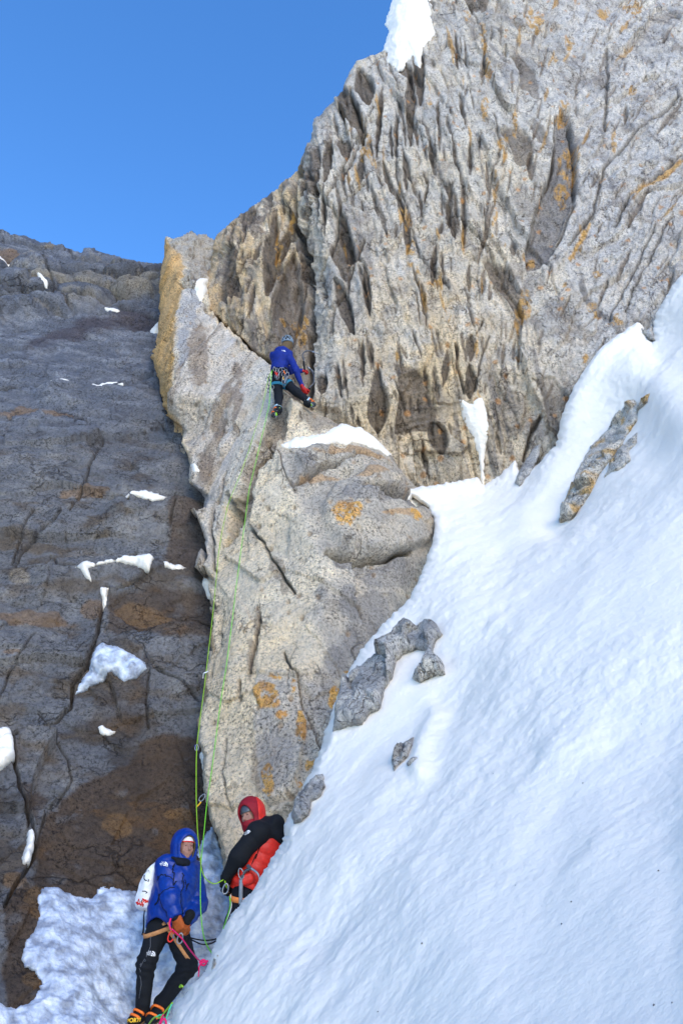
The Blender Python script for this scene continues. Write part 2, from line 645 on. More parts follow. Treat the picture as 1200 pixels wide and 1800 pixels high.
def snow_disp(P, px, py, d, N):
    Q = P.copy()
    # wind streaks run up to the right along the slope
    a = math.radians(52)
    u = (Q[..., 0] * math.cos(a) + Q[..., 2] * math.sin(a))
    v = (-Q[..., 0] * math.sin(a) + Q[..., 2] * math.cos(a))
    R = np.stack([u * 0.35, v, Q[..., 1] * 0.45], -1)
    far = np.clip((Q[..., 1] - 3) / 8.0, 0, 1)
    s = 0.065 * fbm(R * 0.7, 3, 3) + 0.042 * fbm(R * 1.9, 3, 9) + 0.030 * fbm(R * np.array([2.6, 1.6, 1.6]) * 3.4, 4, 21, 0.6) * sstep(-0.5, 0.4, fbm(Q * 0.5, 2, 23))
    lump = fbm(np.stack([u * .7, v, Q[..., 1]], -1) * 3.3, 3, 40)
    s += 0.024 * np.maximum(lump, 0) * sstep(-0.1, 0.25, fbm(Q * 0.8, 2, 51))
    s *= 0.75 + 0.6 * far
    # the drift: a soft crest curling down from the wall
    crest = [(1112, 572), (1060, 622), (1025, 690), (1003, 760), (975, 830), (945, 880), (900, 940)]
    dc, _, _ = seg_dist(px, py, crest, False)
    s += 0.15 * np.exp(-(dc / 30) ** 2) * sstep(1000, 800, py)
    hollow = [(1150, 640), (1100, 690), (1050, 770), (1010, 850), (965, 915)]
    dh, _, _ = seg_dist(px, py, hollow, False)
    s -= 0.13 * np.exp(-(dh / 30) ** 2)
    drift = [(1130, 640), (1170, 690), (1200, 740)]
    dr, _, _ = seg_dist(px, py, drift, False)
    s += 0.14 * np.exp(-(dr / 44) ** 2)
    # trough running down from the rocks, and a bank over the belay
    tr = [(790, 1230), (765, 1330), (720, 1430), (640, 1560), (560, 1640)]
    dt, _, _ = seg_dist(px, py, tr, False)
    s -= 0.035 * np.exp(-(dt / 46) ** 2)
    wr = [(760, 1250), (742, 1300), (735, 1350)]
    dw, _, _ = seg_dist(px, py, wr, False)
    s += 0.06 * np.exp(-(dw / 16) ** 2)
    # crumbly edge
    s += 0.03 * fbm(Q * 9, 3, 77) * sstep(34, 6, d)
    return s, np.tile(np.array((0.86, 0.88, 0.91)), px.shape + (1,))


surface('snow_slope', SNOW_OUT, lambda x, y: blur(cage_w(x, y, SNOW_CAGE), 9), M_SNOW, snow_disp, edge_amp=2.6, rim=(16, 0.35), thick=0.55, soft=6, seed=2,
        edge_seg=3.0, edge_scale=9.0)
tag(MASS['snow_slope']['o'], kind='structure')

# ================================================================ THE LEFT SLAB
SLAB_CAGE = [(-150, 395, 18.5), (130, 445, 20), (440, 490, 21), (-150, 560, 16.5), (200, 560, 17.5), (440, 580, 18), (-150, 680, 14.6), (200, 690, 15.1), (440, 700, 15.4),
             (-150, 900, 11.8), (130, 900, 12.2), (440, 900, 12.6), (-150, 1250, 9.0), (150, 1250, 9.6), (440, 1250, 10.1), (-150, 1550, 7.4), (120, 1550, 8.1),
             (250, 1500, 8.6), (440, 1500, 8.8), (-150, 1960, 6.0), (120, 1800, 7.15), (250, 1800, 7.65), (440, 1800, 7.9), (440, 1960, 7.3), (120, 1960, 6.5)]
SLAB_OUT = [(-160, 398), (-60, 408), (0, 414), (28, 416), (60, 424), (84, 431), (110, 437), (128, 444), (142, 451), (150, 444), (164, 443), (190, 450), (222, 459), (255, 467),
            (290, 473), (340, 480), (445, 490), (445, 1960), (-160, 1960)]
SLAB_CRACKS = [([(190, 1045), (176, 1095), (166, 1140), (150, 1172), (130, 1198), (126, 1240), (98, 1265), (60, 1285), (20, 1308), (0, 1322)], 3.0, 0.16),
               ([(20, 1308), (28, 1362), (34, 1400), (52, 1448), (60, 1480), (56, 1520), (40, 1545), (20, 1570), (2, 1612)], 2.6, 0.16),
               ([(108, 1400), (78, 1440), (68, 1478), (60, 1500)], 1.6, 0.08),
               ([(180, 770), (160, 815), (150, 850), (128, 880), (112, 905), (90, 925), (40, 960), (20, 1000)], 1.8, 0.10),
               ([(60, 905), (35, 945), (20, 985)], 1.6, 0.08), ([(205, 1048), (240, 1040), (262, 1030)], 2.4, 0.14),
               ([(270, 1180), (320, 1205), (350, 1235)], 2.0, 0.08), ([(240, 975), (218, 1000)], 1.6, 0.08), ([(310, 905), (300, 935)], 1.6, 0.06),
               ([(90, 970), (100, 1000), (210, 1008)], 2.0, 0.1), ([(262, 1190), (256, 1240), (262, 1275)], 2.0, 0.07),
               ([(0, 530), (90, 520), (140, 535), (200, 540), (280, 560)], 2.2, 0.14), ([(80, 480), (100, 525)], 2, 0.1), ([(160, 505), (230, 515), (280, 505)], 2, .12),
               ([(0, 690), (60, 685), (130, 690), (250, 700)], 2.5, 0.12), ([(60, 1120), (20, 1180), (0, 1230)], 1.5, .05), ([(70, 1250), (120, 1330), (128, 1370), (100, 1420)], 1.3, .05)]


def slab_disp(P, px, py, d, N):
    # coordinates on the slab
    a = P[..., 0]
    b = P[..., 2] * 1.25
    wx = px + 9 * noise3(P * 1.6, 5) + 4 * noise3(P * 5, 6)
    wy = py + 9 * noise3(P * 1.6, 7) + 4 * noise3(P * 5, 8)
    wa = a + 0.35 * noise3(P * 0.8, 1)
    wb = b + 0.35 * noise3(P * 0.8, 2)
    f1, f2, r, du, dv = cells2(wa * 0.50 + wb * 0.28, wb * 0.75 - wa * 0.22, 4)
    lowf = sstep(620, 800, py)
    s = (0.12 + 0.14 * lowf) * (r[0] - 0.5) + 0.18 * (r[1] - 0.5) * du + 0.22 * (r[2] - 0.5) * dv
    g1, g2, q, eu, ev = cells2(wa * 1.7 + wb * 0.5, wb * 2.4 - wa * 0.5, 14)
    s += 0.060 * (q[0] - 0.5) + 0.05 * (q[1] - .5) * eu + 0.05 * (q[2] - .5) * ev
    s += 0.10 * fbm(P * 0.6, 4, 31) + 0.05 * fbm(P * 2.2, 5, 33, 0.6) + 0.012 * fbm(P * 8, 4, 34, 0.65, True)
    # horizontal fine lamination of the blue upper slab
    lam = fbm(np.stack([a * 1.0, P[..., 1] * 0.8, P[..., 2] * 5.0 + 0.8 * a], -1), 4, 35, 0.6)
    up = sstep(980, 700, py)
    s += 0.075 * lam * up + 0.04 * lam
    edge = sstep(0.06, 0.0, f2 - f1)
    s -= 0.03 * edge * sstep(0.55, 0.8, r[3])
    # band of boulders along the top: bulging cells, deep joints
    band = sstep(560, 535, wy + 0.12 * (px - 100)) * sstep(446, 470, wy - 0.09 * px)
    c1, c2, cr, cu, cv = cells2(wa * 0.75, wb * 1.1, 44)
    s += band * (0.75 * np.sqrt(np.maximum(0, 1 - (c1 / 0.75) ** 2)) - 0.25 + 0.35 * (cr[0] - .5) - 0.35 * sstep(0.10, 0.0, c2 - c1))
    top = sstep(470, 440, wy - 0.1 * px)
    s += 0.12 * top * fbm(P * 1.2, 4, 46, ridged=True)
    # ledges
    for (pts, h, w) in (([(90, 688), (150, 690), (215, 690), (290, 700)], 0.22, 14), ([(205, 884), (255, 880), (330, 884)], 0.25, 16),
                        ([(85, 1012), (140, 1012), (200, 1006), (268, 1000)], 0.25, 16), ([(280, 1004), (330, 1004)], 0.15, 10)):
        xs = np.interp(px, [p[0] for p in pts], [p[1] for p in pts])
        g = sstep(pts[0][0] - 40, pts[0][0] + 10, px) * sstep(pts[-1][0] + 40, pts[-1][0] - 10, px)
        s += h * g * sstep(0, 4, py - xs) * sstep(70, 10, py - xs)
    crk = np.zeros(px.shape)
    for (pts, w, dep) in SLAB_CRACKS:
        dl, _, _ = seg_dist(px + 3 * noise3(P * 4, 60), py + 3 * noise3(P * 4, 61), pts, False)
        k = sstep(w + 1.5, w * 0.35, dl)
        crk = np.maximum(crk, k)
        s -= dep * k
        # one lip of the crack stands proud
        s += 0.035 * np.exp(-(dl / 16) ** 2)
    # colour
    n1 = fbm(P * 0.7, 4, 70)
    n2 = fbm(P * 2.5, 4, 74, 0.6)
    n3 = fbm(np.stack([P[..., 0] * 1.2, P[..., 1], P[..., 2] * 2.5], -1), 4, 79, 0.6)
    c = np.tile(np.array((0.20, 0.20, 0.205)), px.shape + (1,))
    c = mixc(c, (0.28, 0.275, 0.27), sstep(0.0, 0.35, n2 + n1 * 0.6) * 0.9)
    c = mixc(c, (0.10, 0.082, 0.068), sstep(0.02, 0.4, n3 - n1) * 0.8)
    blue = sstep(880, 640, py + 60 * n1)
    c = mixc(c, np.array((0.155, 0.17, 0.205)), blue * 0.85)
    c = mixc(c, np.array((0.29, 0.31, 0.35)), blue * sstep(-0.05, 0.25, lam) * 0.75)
    pur = polyd(wx, wy, [(60, 600), (130, 565), (230, 548), (285, 560), (285, 580), (200, 580), (120, 600), (40, 620)])
    c = mixc(c, (0.075, 0.06, 0.07), sstep(-8, 8, pur) * 0.75)
    c = mixc(c, (0.36, 0.32, 0.25), band * sstep(-0.1, 0.3, n2 + (cr[1] - .5)) * 0.75)
    c = mixc(c, (0.10, 0.10, 0.105), band * sstep(0.0, 0.3, n1 - (cr[1] - .5)) * 0.6)
    warm = sstep(700, 900, py) * sstep(0.0, 0.3, n3)
    c = mixc(c, (0.20, 0.155, 0.11), warm * 0.5)
    # brown weathered panels
    for poly, k in (([(385, 1288), (330, 1292), (290, 1290), (250, 1306), (222, 1336), (200, 1350), (150, 1372), (126, 1396), (108, 1418), (80, 1452), (62, 1500), (56, 1540),
                      (30, 1580), (0, 1620), (0, 1960), (445, 1960), (445, 1290)], 0.92),
                    ([(192, 1062), (230, 1056), (300, 1046), (372, 1040), (376, 1125), (330, 1122), (290, 1128), (250, 1120), (205, 1130), (190, 1115)], 0.8),
                    ([(300, 880), (360, 880), (372, 1000), (330, 1000), (290, 985), (300, 940)], 0.75), ([(30, 1385), (70, 1390), (96, 1410), (60, 1450), (50, 1440)], 0.7),
                    ([(225, 1230), (256, 1160), (262, 1260), (240, 1290), (150, 1300), (170, 1220)], 0.35)):
        e = polyd(wx, wy, poly)
        c = mixc(c, (0.115, 0.078, 0.052), sstep(-5, 5, e + 10 * n2) * k)
        c = mixc(c, (0.21, 0.115, 0.05), sstep(-4, 10, e) * sstep(0.12, 0.4, n3 + .3 * n2) * k * 0.7)
        c = mixc(c, (0.20, 0.19, 0.185), sstep(-4, 10, e) * sstep(0.22, 0.45, fbm(P * 4, 4, 88)) * k * 0.6)
    rust = blobs(wx, wy, [(20, 455, 30, 10), (30, 730, 60, 6), (150, 860, 40, 8), (250, 1085, 60, 14), (160, 1075, 25, 18), (60, 1090, 70, 12), (15, 1155, 20, 6), (20, 1560, 22, 14),
                          (60, 1600, 20, 30), (50, 1745, 20, 16), (200, 1460, 26, 20), (310, 1440, 30, 14), (100, 740, 30, 5)], 0.5 * n2)
    c = mixc(c, (0.30, 0.17, 0.07), rust * 0.55)
    c = mixc(c, (0.36, 0.30, 0.22), blobs(wx, wy, [(35, 1020, 22, 12), (60, 445, 14, 3), (90, 432, 22, 3), (105, 468, 10, 4)], 0.4 * n2) * 0.7)
    c = mixc(c, (0.05, 0.045, 0.04), crk * 0.6)
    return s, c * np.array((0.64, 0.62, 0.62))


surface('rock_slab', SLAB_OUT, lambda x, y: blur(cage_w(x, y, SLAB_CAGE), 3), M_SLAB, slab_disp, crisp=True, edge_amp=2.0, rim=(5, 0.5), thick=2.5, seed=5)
tag(MASS['rock_slab']['o'], kind='structure')

# ================================================================ THE MAIN WALL
WALL_CAGE = [(378, 405, 16.4), (300, 560, 15.6), (365, 520, 15.3), (410, 430, 14.9), (430, 560, 14.0), (400, 600, 14.4), (470, 470, 14.4), (490, 360, 15.4), (480, 330, 15.8), (526, 300, 15.9), (524, 400, 15.2),
             (545, 520, 14.3), (553, 640, 13.6), (552, 700, 13.0), (480, 600, 13.7), (470, 700, 13.4), (300, 1010, 13.2),
             (552, 235, 15.0), (548, 300, 14.8), (565, 400, 14.0), (585, 520, 13.4), (590, 640, 12.9), (600, 720, 12.7),
             (580, 170, 15.3), (625, 112, 15.4), (680, 85, 15.6), (740, -40, 16.2), (800, -160, 17.0), (700, 200, 14.7), (720, 350, 13.9), (700, 500, 13.2), (740, 640, 12.6), (650, 690, 12.5),
             (640, 780, 12.8), (720, 860, 12.9), (850, 860, 12.9), (900, 0, 15.6), (900, 250, 14.2), (920, 450, 13.3), (900, 650, 12.6), (920, 830, 12.7), (1060, 120, 15.2), (1060, 350, 13.7),
             (1050, 600, 12.5), (1200, -20, 15.9), (1200, 300, 13.5), (1200, 480, 12.5), (1350, -160, 16.5), (1350, 300, 13.2), (1350, 1000, 12.0), (1000, 1000, 12.6), (600, 1010, 13.0), (1080, -160, 17)]
WALL_OUT = [(378, 420), (382, 408), (402, 394), (420, 378), (440, 364), (462, 347), (482, 333), (505, 314), (524, 300), (529, 280), (538, 262), (546, 238), (549, 218), (552, 205),
            (562, 198), (572, 186), (586, 174), (600, 160), (608, 142), (618, 122), (628, 108), (646, 99), (662, 94), (676, 88), (692, 60), (708, 10), (740, -60), (790, -160), (1360, -160),
            (1360, 1010), (300, 1010), (300, 540), (345, 500), (368, 470)]
# (top x, y, bottom x, y, width): lens-shaped flake scars, darker where the weathered skin has gone
SCARS = [(735, 70, 738, 190, 24), (672, 145, 660, 270, 12), (720, 120, 722, 255, 20), (697, 190, 694, 275, 9), (685, 215, 688, 275, 8), (706, 255, 722, 315, 13), (670, 275, 684, 330, 11),
         (708, 280, 715, 335, 8), (755, 240, 762, 290, 10), (693, 325, 712, 400, 14), (716, 380, 716, 445, 16), (705, 350, 708, 390, 8), (785, 355, 800, 430, 18), (780, 320, 792, 360, 10),
         (812, 335, 816, 440, 12), (825, 248, 825, 320, 9), (855, 285, 857, 345, 9), (872, 340, 838, 465, 10), (765, 430, 758, 510, 14), (775, 440, 779, 510, 7), (738, 505, 744, 560, 8),
         (793, 245, 806, 310, 9), (930, 265, 932, 325, 16), (636, 275, 632, 330, 16), (582, 240, 572, 330, 20), (598, 235, 612, 285, 26), (592, 150, 636, 240, 40), (632, 120, 650, 190, 42),
         (620, 290, 600, 320, 10), (560, 300, 552, 400, 9), (570, 330, 562, 420, 8), (600, 380, 618, 470, 26), (590, 490, 622, 590, 30), (640, 470, 650, 560, 16), (636, 598, 638, 680, 9),
         (663, 640, 664, 765, 46, 1.4), (758, 740, 780, 800, 40), (825, 595, 826, 640, 20, 0.8), (826, 640, 826, 702, 26, 1.2), (787, 615, 778, 680, 16), (803, 610, 803, 630, 6), (745, 640, 750, 680, 9),
         (858, 500, 860, 530, 9), (904, 420, 898, 450, 18), (886, 600, 880, 650, 8), (905, 600, 900, 640, 8), (912, 610, 908, 660, 6), (940, 735, 932, 760, 9), (545, 300, 532, 360, 14), (560, 470, 572, 540, 8),
         (484, 370, 470, 530, 34), (462, 430, 440, 470, 12), (510, 390, 492, 470, 20), (515, 450, 500, 640, 60, 1.1), (450, 500, 436, 560, 10), (500, 350, 520, 400, 12), (528, 440, 540, 520, 12),
         (570, 660, 566, 695, 18), (592, 640, 600, 700, 12), (608, 660, 604, 690, 8), (560, 340, 540, 300, 8), (776, 390, 770, 420, 10), (800, 60, 805, 130, 8), (850, 90, 846, 150, 8), (735, 330, 742, 380, 8),
         (752, 310, 745, 360, 8), (728, 210, 735, 250, 10), (770, 180, 768, 230, 8), (650, 600, 655, 640, 8), (700, 600, 706, 650, 7), (720, 690, 722, 730, 6), (870, 760, 880, 800, 12), (848, 560, 838, 590, 5),
         (1100, 180, 1098, 215, 10), (1060, 600, 1052, 640, 8), (1140, 330, 1100, 400, 14), (1110, 430, 1080, 500, 10), (1200, 170, 1150, 240, 10), (1070, 490, 1050, 540, 8)]
WALL_CRACKS = [([(546, 590), (549, 640), (546, 700)], 6.5, 0.3), ([(527, 300), (519, 340), (522, 400), (534, 440), (546, 500), (552, 560), (550, 620), (547, 690)], 4.0, 0.45),
               ([(640, 420), (622, 470), (614, 500), (600, 520), (580, 560)], 2.0, 0.14), ([(640, 330), (600, 360), (590, 420), (560, 480), (552, 520)], 2.2, 0.2),
               ([(700, 200), (694, 300), (720, 380), (736, 450), (790, 515)], 1.5, 0.08), ([(800, 610), (804, 650), (816, 690)], 2.0, 0.14),
               ([(950, 730), (930, 770), (920, 808)], 3.0, 0.2), ([(860, 590), (840, 650), (835, 690)], 1.6, 0.08), ([(1065, 90), (1066, 160), (1062, 230)], 2.4, 0.10),
               ([(1190, 170), (1120, 230), (1060, 300), (1040, 380), (1000, 430)], 2.5, 0.12), ([(1198, 270), (1160, 300), (1105, 345), (1080, 400)], 2.5, 0.12),
               ([(1000, 220), (1012, 300), (1008, 360), (985, 420), (960, 460)], 2.5, 0.15), ([(975, 210), (972, 290), (940, 380), (922, 440)], 2.2, 0.15),
               ([(820, 0), (845, 40), (852, 80), (850, 130)], 1.6, 0.08), ([(615, 160), (640, 230), (620, 280), (590, 330)], 2.0, 0.18), ([(655, 190), (600, 300), (560, 390)], 1.6, 0.12),
               ([(365, 545), (392, 575), (430, 608), (470, 635), (490, 680)], 5, 0.35), ([(1180, 380), (1130, 470), (1100, 540)], 1.6, .07),
               ([(1150, 400), (1110, 480), (1070, 560)], 1.6, .07), ([(870, 200), (880, 260), (862, 320), (852, 400)], 1.5, .06)]


def wall_disp(P, px, py, d, N):
    X, Y, Z = P[..., 0], P[..., 1], P[..., 2]
    wrp = noise3(P * 0.55, 1)
    wrp2 = noise3(P * 2.0, 2)
    wx = px + 2.2 * wrp2 + 1.6 * noise3(P * 6, 3)
    wy = py + 5 * noise3(P * 2.0, 4)
    calm = sstep(860, 1080, px)                      # the right of the wall: finer and slanting
    left = sstep(575, 520, px)
    s = np.zeros(px.shape)
    dark = np.zeros(px.shape)
    # steep flakes
    a = X + 0.25 * wrp + 0.025 * wrp2 + 0.13 * Z
    b = Z + 0.3 * wrp2
    k1 = 1 - calm
    for (fa, fb, off, tu, seed, dk) in ((0.95, 0.24, 0.17, 0.38, 11, 0.88), (2.1, 0.50, 0.09, 0.20, 23, 0.86), (5.6, 0.95, 0.050, 0.11, 37, 0.9), (11.0, 2.6, 0.026, 0.06, 39, 0.95)):
        f1, f2, r, du, dv = cells2(a * fa, b * fb, seed, 0.95)
        s += k1 * (off * (r[0] - 0.5) + tu * (r[1] - 0.5) * du + tu * 0.6 * (r[2] - 0.5) * dv)
        s -= k1 * off * 0.30 * sstep(0.10, 0.0, f2 - f1) * (r[3] > 0.45)
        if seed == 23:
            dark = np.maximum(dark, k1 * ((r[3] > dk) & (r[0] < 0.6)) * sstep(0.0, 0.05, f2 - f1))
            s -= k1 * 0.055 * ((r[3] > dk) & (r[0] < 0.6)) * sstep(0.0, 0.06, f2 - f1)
    # slanting plates on the right
    a2 = (X * 0.82 - (Z - 8) * 0.57) + 0.30 * wrp
    b2 = (X * 0.57 + (Z - 8) * 0.82) + 0.2 * wrp2
    for (fa, fb, off, tu, seed) in ((1.3, 0.34, 0.15, 0.26, 51), (3.2, 0.95, 0.07, 0.13, 57), (7.0, 2.0, 0.035, 0.08, 63), (14.0, 4.5, 0.018, 0.04, 67)):
        f1, f2, r, du, dv = cells2(a2 * fa, b2 * fb, seed, 0.95)
        s += calm * (off * (r[0] - 0.5) + tu * (r[1] - 0.5) * du + tu * 0.5 * (r[2] - .5) * dv)
        s -= calm * off * 0.35 * sstep(0.09, 0.0, f2 - f1) * (r[3] > 0.4)
    # fluting
    fl = fbm(np.stack([a * 2.4, Y * 0.8, b * 0.45], -1), 4, 71, 0.55, True)
    s += 0.035 * fl * (1 - 0.5 * calm)
    s += 0.16 * fbm(P * 0.45, 3, 75) + 0.05 * fbm(P * 2.4, 4, 77, 0.6)
    n1 = fbm(P * 0.35, 3, 80)
    n2 = fbm(P * 1.6, 4, 84, 0.6)
    n3 = fbm(np.stack([a * 2.2, Y, b * 0.6], -1), 4, 90, 0.6)
    # colour: warm centre and left, cool right
    c = np.tile(GREY, px.shape + (1,))
    c = mixc(c, PALE, sstep(-0.25, 0.3, n1 + n3 * 0.7) * 0.8)
    warmth = np.exp(-((px - 740) / 170) ** 2 - ((py - 680) / 230) ** 2)
    c = mixc(c, TAN * 1.02, np.clip(warmth * 1.0, 0, 1) * sstep(-0.6, 0.1, n2) * 0.95)
    c = mixc(c, TAN, sstep(560, 520, px) * sstep(-0.3, 0.15, n3) * 0.9)
    c = mixc(c, GOLD, sstep(470, 420, px) * sstep(300, 420, py) * sstep(-0.2, 0.2, n3) * 0.45)
    c = mixc(c, (0.155, 0.125, 0.10), sstep(560, 525, px) * sstep(0.02, 0.22, -n3 - 0.15 * n2) * 0.85)
    c = mixc(c, (0.42, 0.42, 0.435), calm * 0.8)
    # bluish grey weathering clouds
    cl = blobs(wx, wy, [(955, 110, 85, 60), (905, 130, 45, 40), (1040, 150, 40, 50), (620, 520, 30, 70), (640, 440, 36, 46), (580, 500, 12, 50), (985, 560, 40, 45), (1030, 230, 40, 40), (690, 560, 22, 30),
                         (760, 20, 60, 40), (640, 60, 30, 30), (870, 50, 60, 30), (560, 240, 22, 60), (620, 380, 30, 50), (1150, 80, 50, 40), (900, 700, 30, 30), (940, 760, 22, 40), (1120, 200, 30, 60)], 0.9 * n2)
    c = mixc(c, (0.17, 0.175, 0.195), cl * sstep(-0.35, 0.25, n2 + .3 * n3) * 0.62)
    c = mixc(c, (0.22, 0.21, 0.21), sstep(0.05, 0.4, n3 + 0.4 * n2) * 0.6)
    mott = fbm(np.stack([a * 1.3, Y, b * 0.8], -1) + 31.0, 5, 121, 0.65)
    c = mixc(c, (0.20, 0.175, 0.155), sstep(0.10, 0.34, mott) * 0.6)
    c = mixc(c, (0.56, 0.545, 0.52), sstep(0.10, 0.34, -mott) * 0.35)
    streak = fbm(np.stack([a * 5.0, Y, b * 0.35], -1) + 11.0, 4, 131, 0.6)
    c = mixc(c, (0.15, 0.145, 0.15), sstep(0.16, 0.34, streak) * (0.35 + 0.35 * sstep(0, .3, n1 + .2)))
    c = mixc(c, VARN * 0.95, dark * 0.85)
    # hand-placed scars
    s *= 1 - 0.5 * sstep(470, 640, py) * sstep(540, 570, px) * sstep(900, 800, px)
    rs = np.random.RandomState(12)
    thin = []
    for _ in range(340):
        x, y = rs.uniform(530, 1230), rs.uniform(-80, 860)
        if y > 900 - 0.5 * (x - 600):
            continue
        lean = np.interp(x, [530, 640, 740, 820, 900, 1000, 1100, 1230], [0.05, -0.16, -0.22, -0.10, 0.12, 0.36, 0.62, 0.8]) + rs.normal(0, 0.13)
        L = rs.uniform(14, 62) * (1.3 if x < 850 else 0.9)
        thin.append((x + L / 2 * math.sin(lean), y - L / 2 * math.cos(lean), x - L / 2 * math.sin(lean), y + L / 2 * math.cos(lean), rs.uniform(1.6, 5.5) ** 1.0 if x > 850 else rs.uniform(2.0, 8.5), 1.0, 1))
    for _ in range(70):
        x, y = rs.uniform(390, 545), rs.uniform(320, 640)
        L = rs.uniform(20, 70)
        lean = rs.normal(0.28, 0.12)
        thin.append((x + L / 2 * math.sin(lean), y - L / 2 * math.cos(lean), x - L / 2 * math.sin(lean), y + L / 2 * math.cos(lean), rs.uniform(2.0, 8), 1.0, 1))
    gx0, gy0 = px[0, 0], py[0, 0]
    stp = 2.0
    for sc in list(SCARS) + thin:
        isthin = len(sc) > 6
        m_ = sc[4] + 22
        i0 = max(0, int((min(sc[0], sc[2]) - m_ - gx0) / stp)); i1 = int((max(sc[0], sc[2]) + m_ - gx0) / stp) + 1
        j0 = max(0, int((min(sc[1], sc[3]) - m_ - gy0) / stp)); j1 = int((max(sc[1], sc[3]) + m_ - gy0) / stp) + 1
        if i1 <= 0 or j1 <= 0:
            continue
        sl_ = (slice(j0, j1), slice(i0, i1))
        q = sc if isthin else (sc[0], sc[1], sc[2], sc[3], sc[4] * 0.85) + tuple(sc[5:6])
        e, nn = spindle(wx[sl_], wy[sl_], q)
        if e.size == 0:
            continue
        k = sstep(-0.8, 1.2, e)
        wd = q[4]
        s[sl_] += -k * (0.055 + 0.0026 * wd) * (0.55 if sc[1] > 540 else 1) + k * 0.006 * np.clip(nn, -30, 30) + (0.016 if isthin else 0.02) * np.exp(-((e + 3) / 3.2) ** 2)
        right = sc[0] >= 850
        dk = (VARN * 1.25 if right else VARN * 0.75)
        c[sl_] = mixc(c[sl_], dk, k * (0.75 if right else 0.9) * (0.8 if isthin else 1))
    for q in range(46):
        x, y = rs.uniform(600, 1190), rs.uniform(-60, 640)
        lean = np.interp(x, [530, 740, 900, 1000, 1200], [0.0, -0.18, 0.12, 0.4, 0.8]) + rs.normal(0, 0.08)
        L = rs.uniform(12, 60)
        e, nn = spindle(wx, wy, (x + L / 2 * math.sin(lean), y - L / 2 * math.cos(lean), x - L / 2 * math.sin(lean), y + L / 2 * math.cos(lean), rs.uniform(3, 8)))
        c = mixc(c, LICH * rs.uniform(0.6, 0.95), sstep(-1, 1.5, e + 2 * n2) * 0.75)
    # the big dark groove with ochre on the right
    gr = polyd(wx, wy, [(983, 195), (996, 205), (1012, 262), (1016, 318), (1000, 372), (985, 410), (968, 445), (945, 475), (925, 480), (922, 440), (938, 395), (955, 340), (970, 280), (975, 235)])
    k = sstep(-2, 3, gr)
    s -= 0.22 * k
    c = mixc(c, (0.165, 0.16, 0.165), k * 0.9)
    gr2 = polyd(wx, wy, [(925, 480), (945, 490), (925, 560), (905, 600), (900, 560), (915, 520)])
    c = mixc(c, (0.2, 0.195, 0.2), sstep(-3, 3, gr2) * 0.7)
    crk = np.zeros(px.shape)
    for (pts, w, dep) in WALL_CRACKS:
        dl, _, _ = seg_dist(wx, wy, pts, False)
        k = sstep(w + 1.5, w * 0.3, dl)
        crk = np.maximum(crk, k)
        s -= dep * k
    c = mixc(c, (0.06, 0.055, 0.05), crk * 0.7)
    # corner where the climber is: coloured a darker grey-brown, with ochre stains
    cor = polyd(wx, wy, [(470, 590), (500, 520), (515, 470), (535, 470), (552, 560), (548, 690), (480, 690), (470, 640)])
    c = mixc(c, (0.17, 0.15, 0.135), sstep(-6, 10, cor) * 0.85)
    # ochre stains
    oc = blobs(wx, wy, [(645, 262, 12, 34), (720, 440, 8, 30), (715, 395, 7, 25), (733, 492, 6, 22), (765, 508, 12, 8), (850, 70, 7, 32), (856, 120, 6, 16), (852, 190, 6, 22), (705, 385, 5, 20), (945, 40, 14, 16),
                          (1000, 290, 18, 42), (985, 200, 12, 16), (990, 330, 16, 26), (930, 450, 14, 14), (922, 540, 10, 40), (908, 565, 6, 25), (1115, 10, 22, 16), (1060, 22, 12, 12), (880, 260, 8, 18),
                          (905, 215, 6, 22), (1020, 420, 5, 30), (1040, 540, 14, 12), (1050, 480, 10, 10), (1075, 570, 14, 6), (1078, 250, 5, 22), (1112, 155, 6, 14), (1085, 565, 8, 10), (1045, 555, 6, 14),
                          (530, 580, 14, 22), (532, 600, 10, 18), (520, 560, 12, 10), (500, 560, 8, 8), (890, 240, 4, 14), (870, 330, 5, 22), (836, 612, 3, 22), (930, 22, 10, 14), (975, 105, 6, 6), (822, 30, 5, 18),
                          (1130, 790, 8, 8), (1000, 75, 7, 9), (1027, 630, 5, 10), (885, 275, 6, 12), (790, 560, 3, 20), (842, 690, 3, 18), (490, 440, 5, 60), (512, 380, 6, 20), (755, 190, 7, 10), (1010, 440, 6, 12),
                          (865, 410, 3, 20), (700, 330, 4, 30), (620, 240, 7, 7)], 0.85 * n2)
    c = mixc(c, LICH * 0.85, oc * sstep(-0.12, 0.10, fbm(np.stack([a * 7, Y * 4, Z * 3], -1), 4, 95, 0.65)) * 0.8)
    st, _, _ = seg_dist(wx, wy, [(1195, 285), (1150, 315), (1112, 342)], False)
    c = mixc(c, LICH, sstep(7, 3, st + 5 * n2) * 0.8)
    st, _, _ = seg_dist(wx, wy, [(1035, 395), (1020, 425), (1000, 455)], False)
    c = mixc(c, LICH, sstep(4, 1.5, st + 4 * n2) * 0.8)
    # scattered small rust spots
    q1, q2, qr, _, _ = cells2(X * 2.2, Z * 2.2, 99)
    c = mixc(c, RUST * 1.2, (qr[0] > 0.72) * sstep(0.16, 0.06, q1 + 0.1 * n2) * sstep(560, 620, px) * 0.7)
    # broken blocks at the foot
    bl = polyd(px, py, [(700, 770), (735, 745), (790, 735), (830, 780), (820, 850), (740, 858), (690, 800)])
    f1, f2, r, du, dv = cells2(X * 1.6 + Z * 0.4, Z * 1.5, 105)
    kb = sstep(-6, 6, bl)
    s += kb * (0.26 * (r[0] - 0.3) + 0.3 * (r[1] - .5) * du + .25 * (r[2] - .5) * dv - 0.05 * sstep(0.05, 0, f2 - f1))
    return s * sstep(-2, 14, d + 4) , np.clip(c * np.array((1.17, 1.07, 0.95)), 0.02, 0.9)


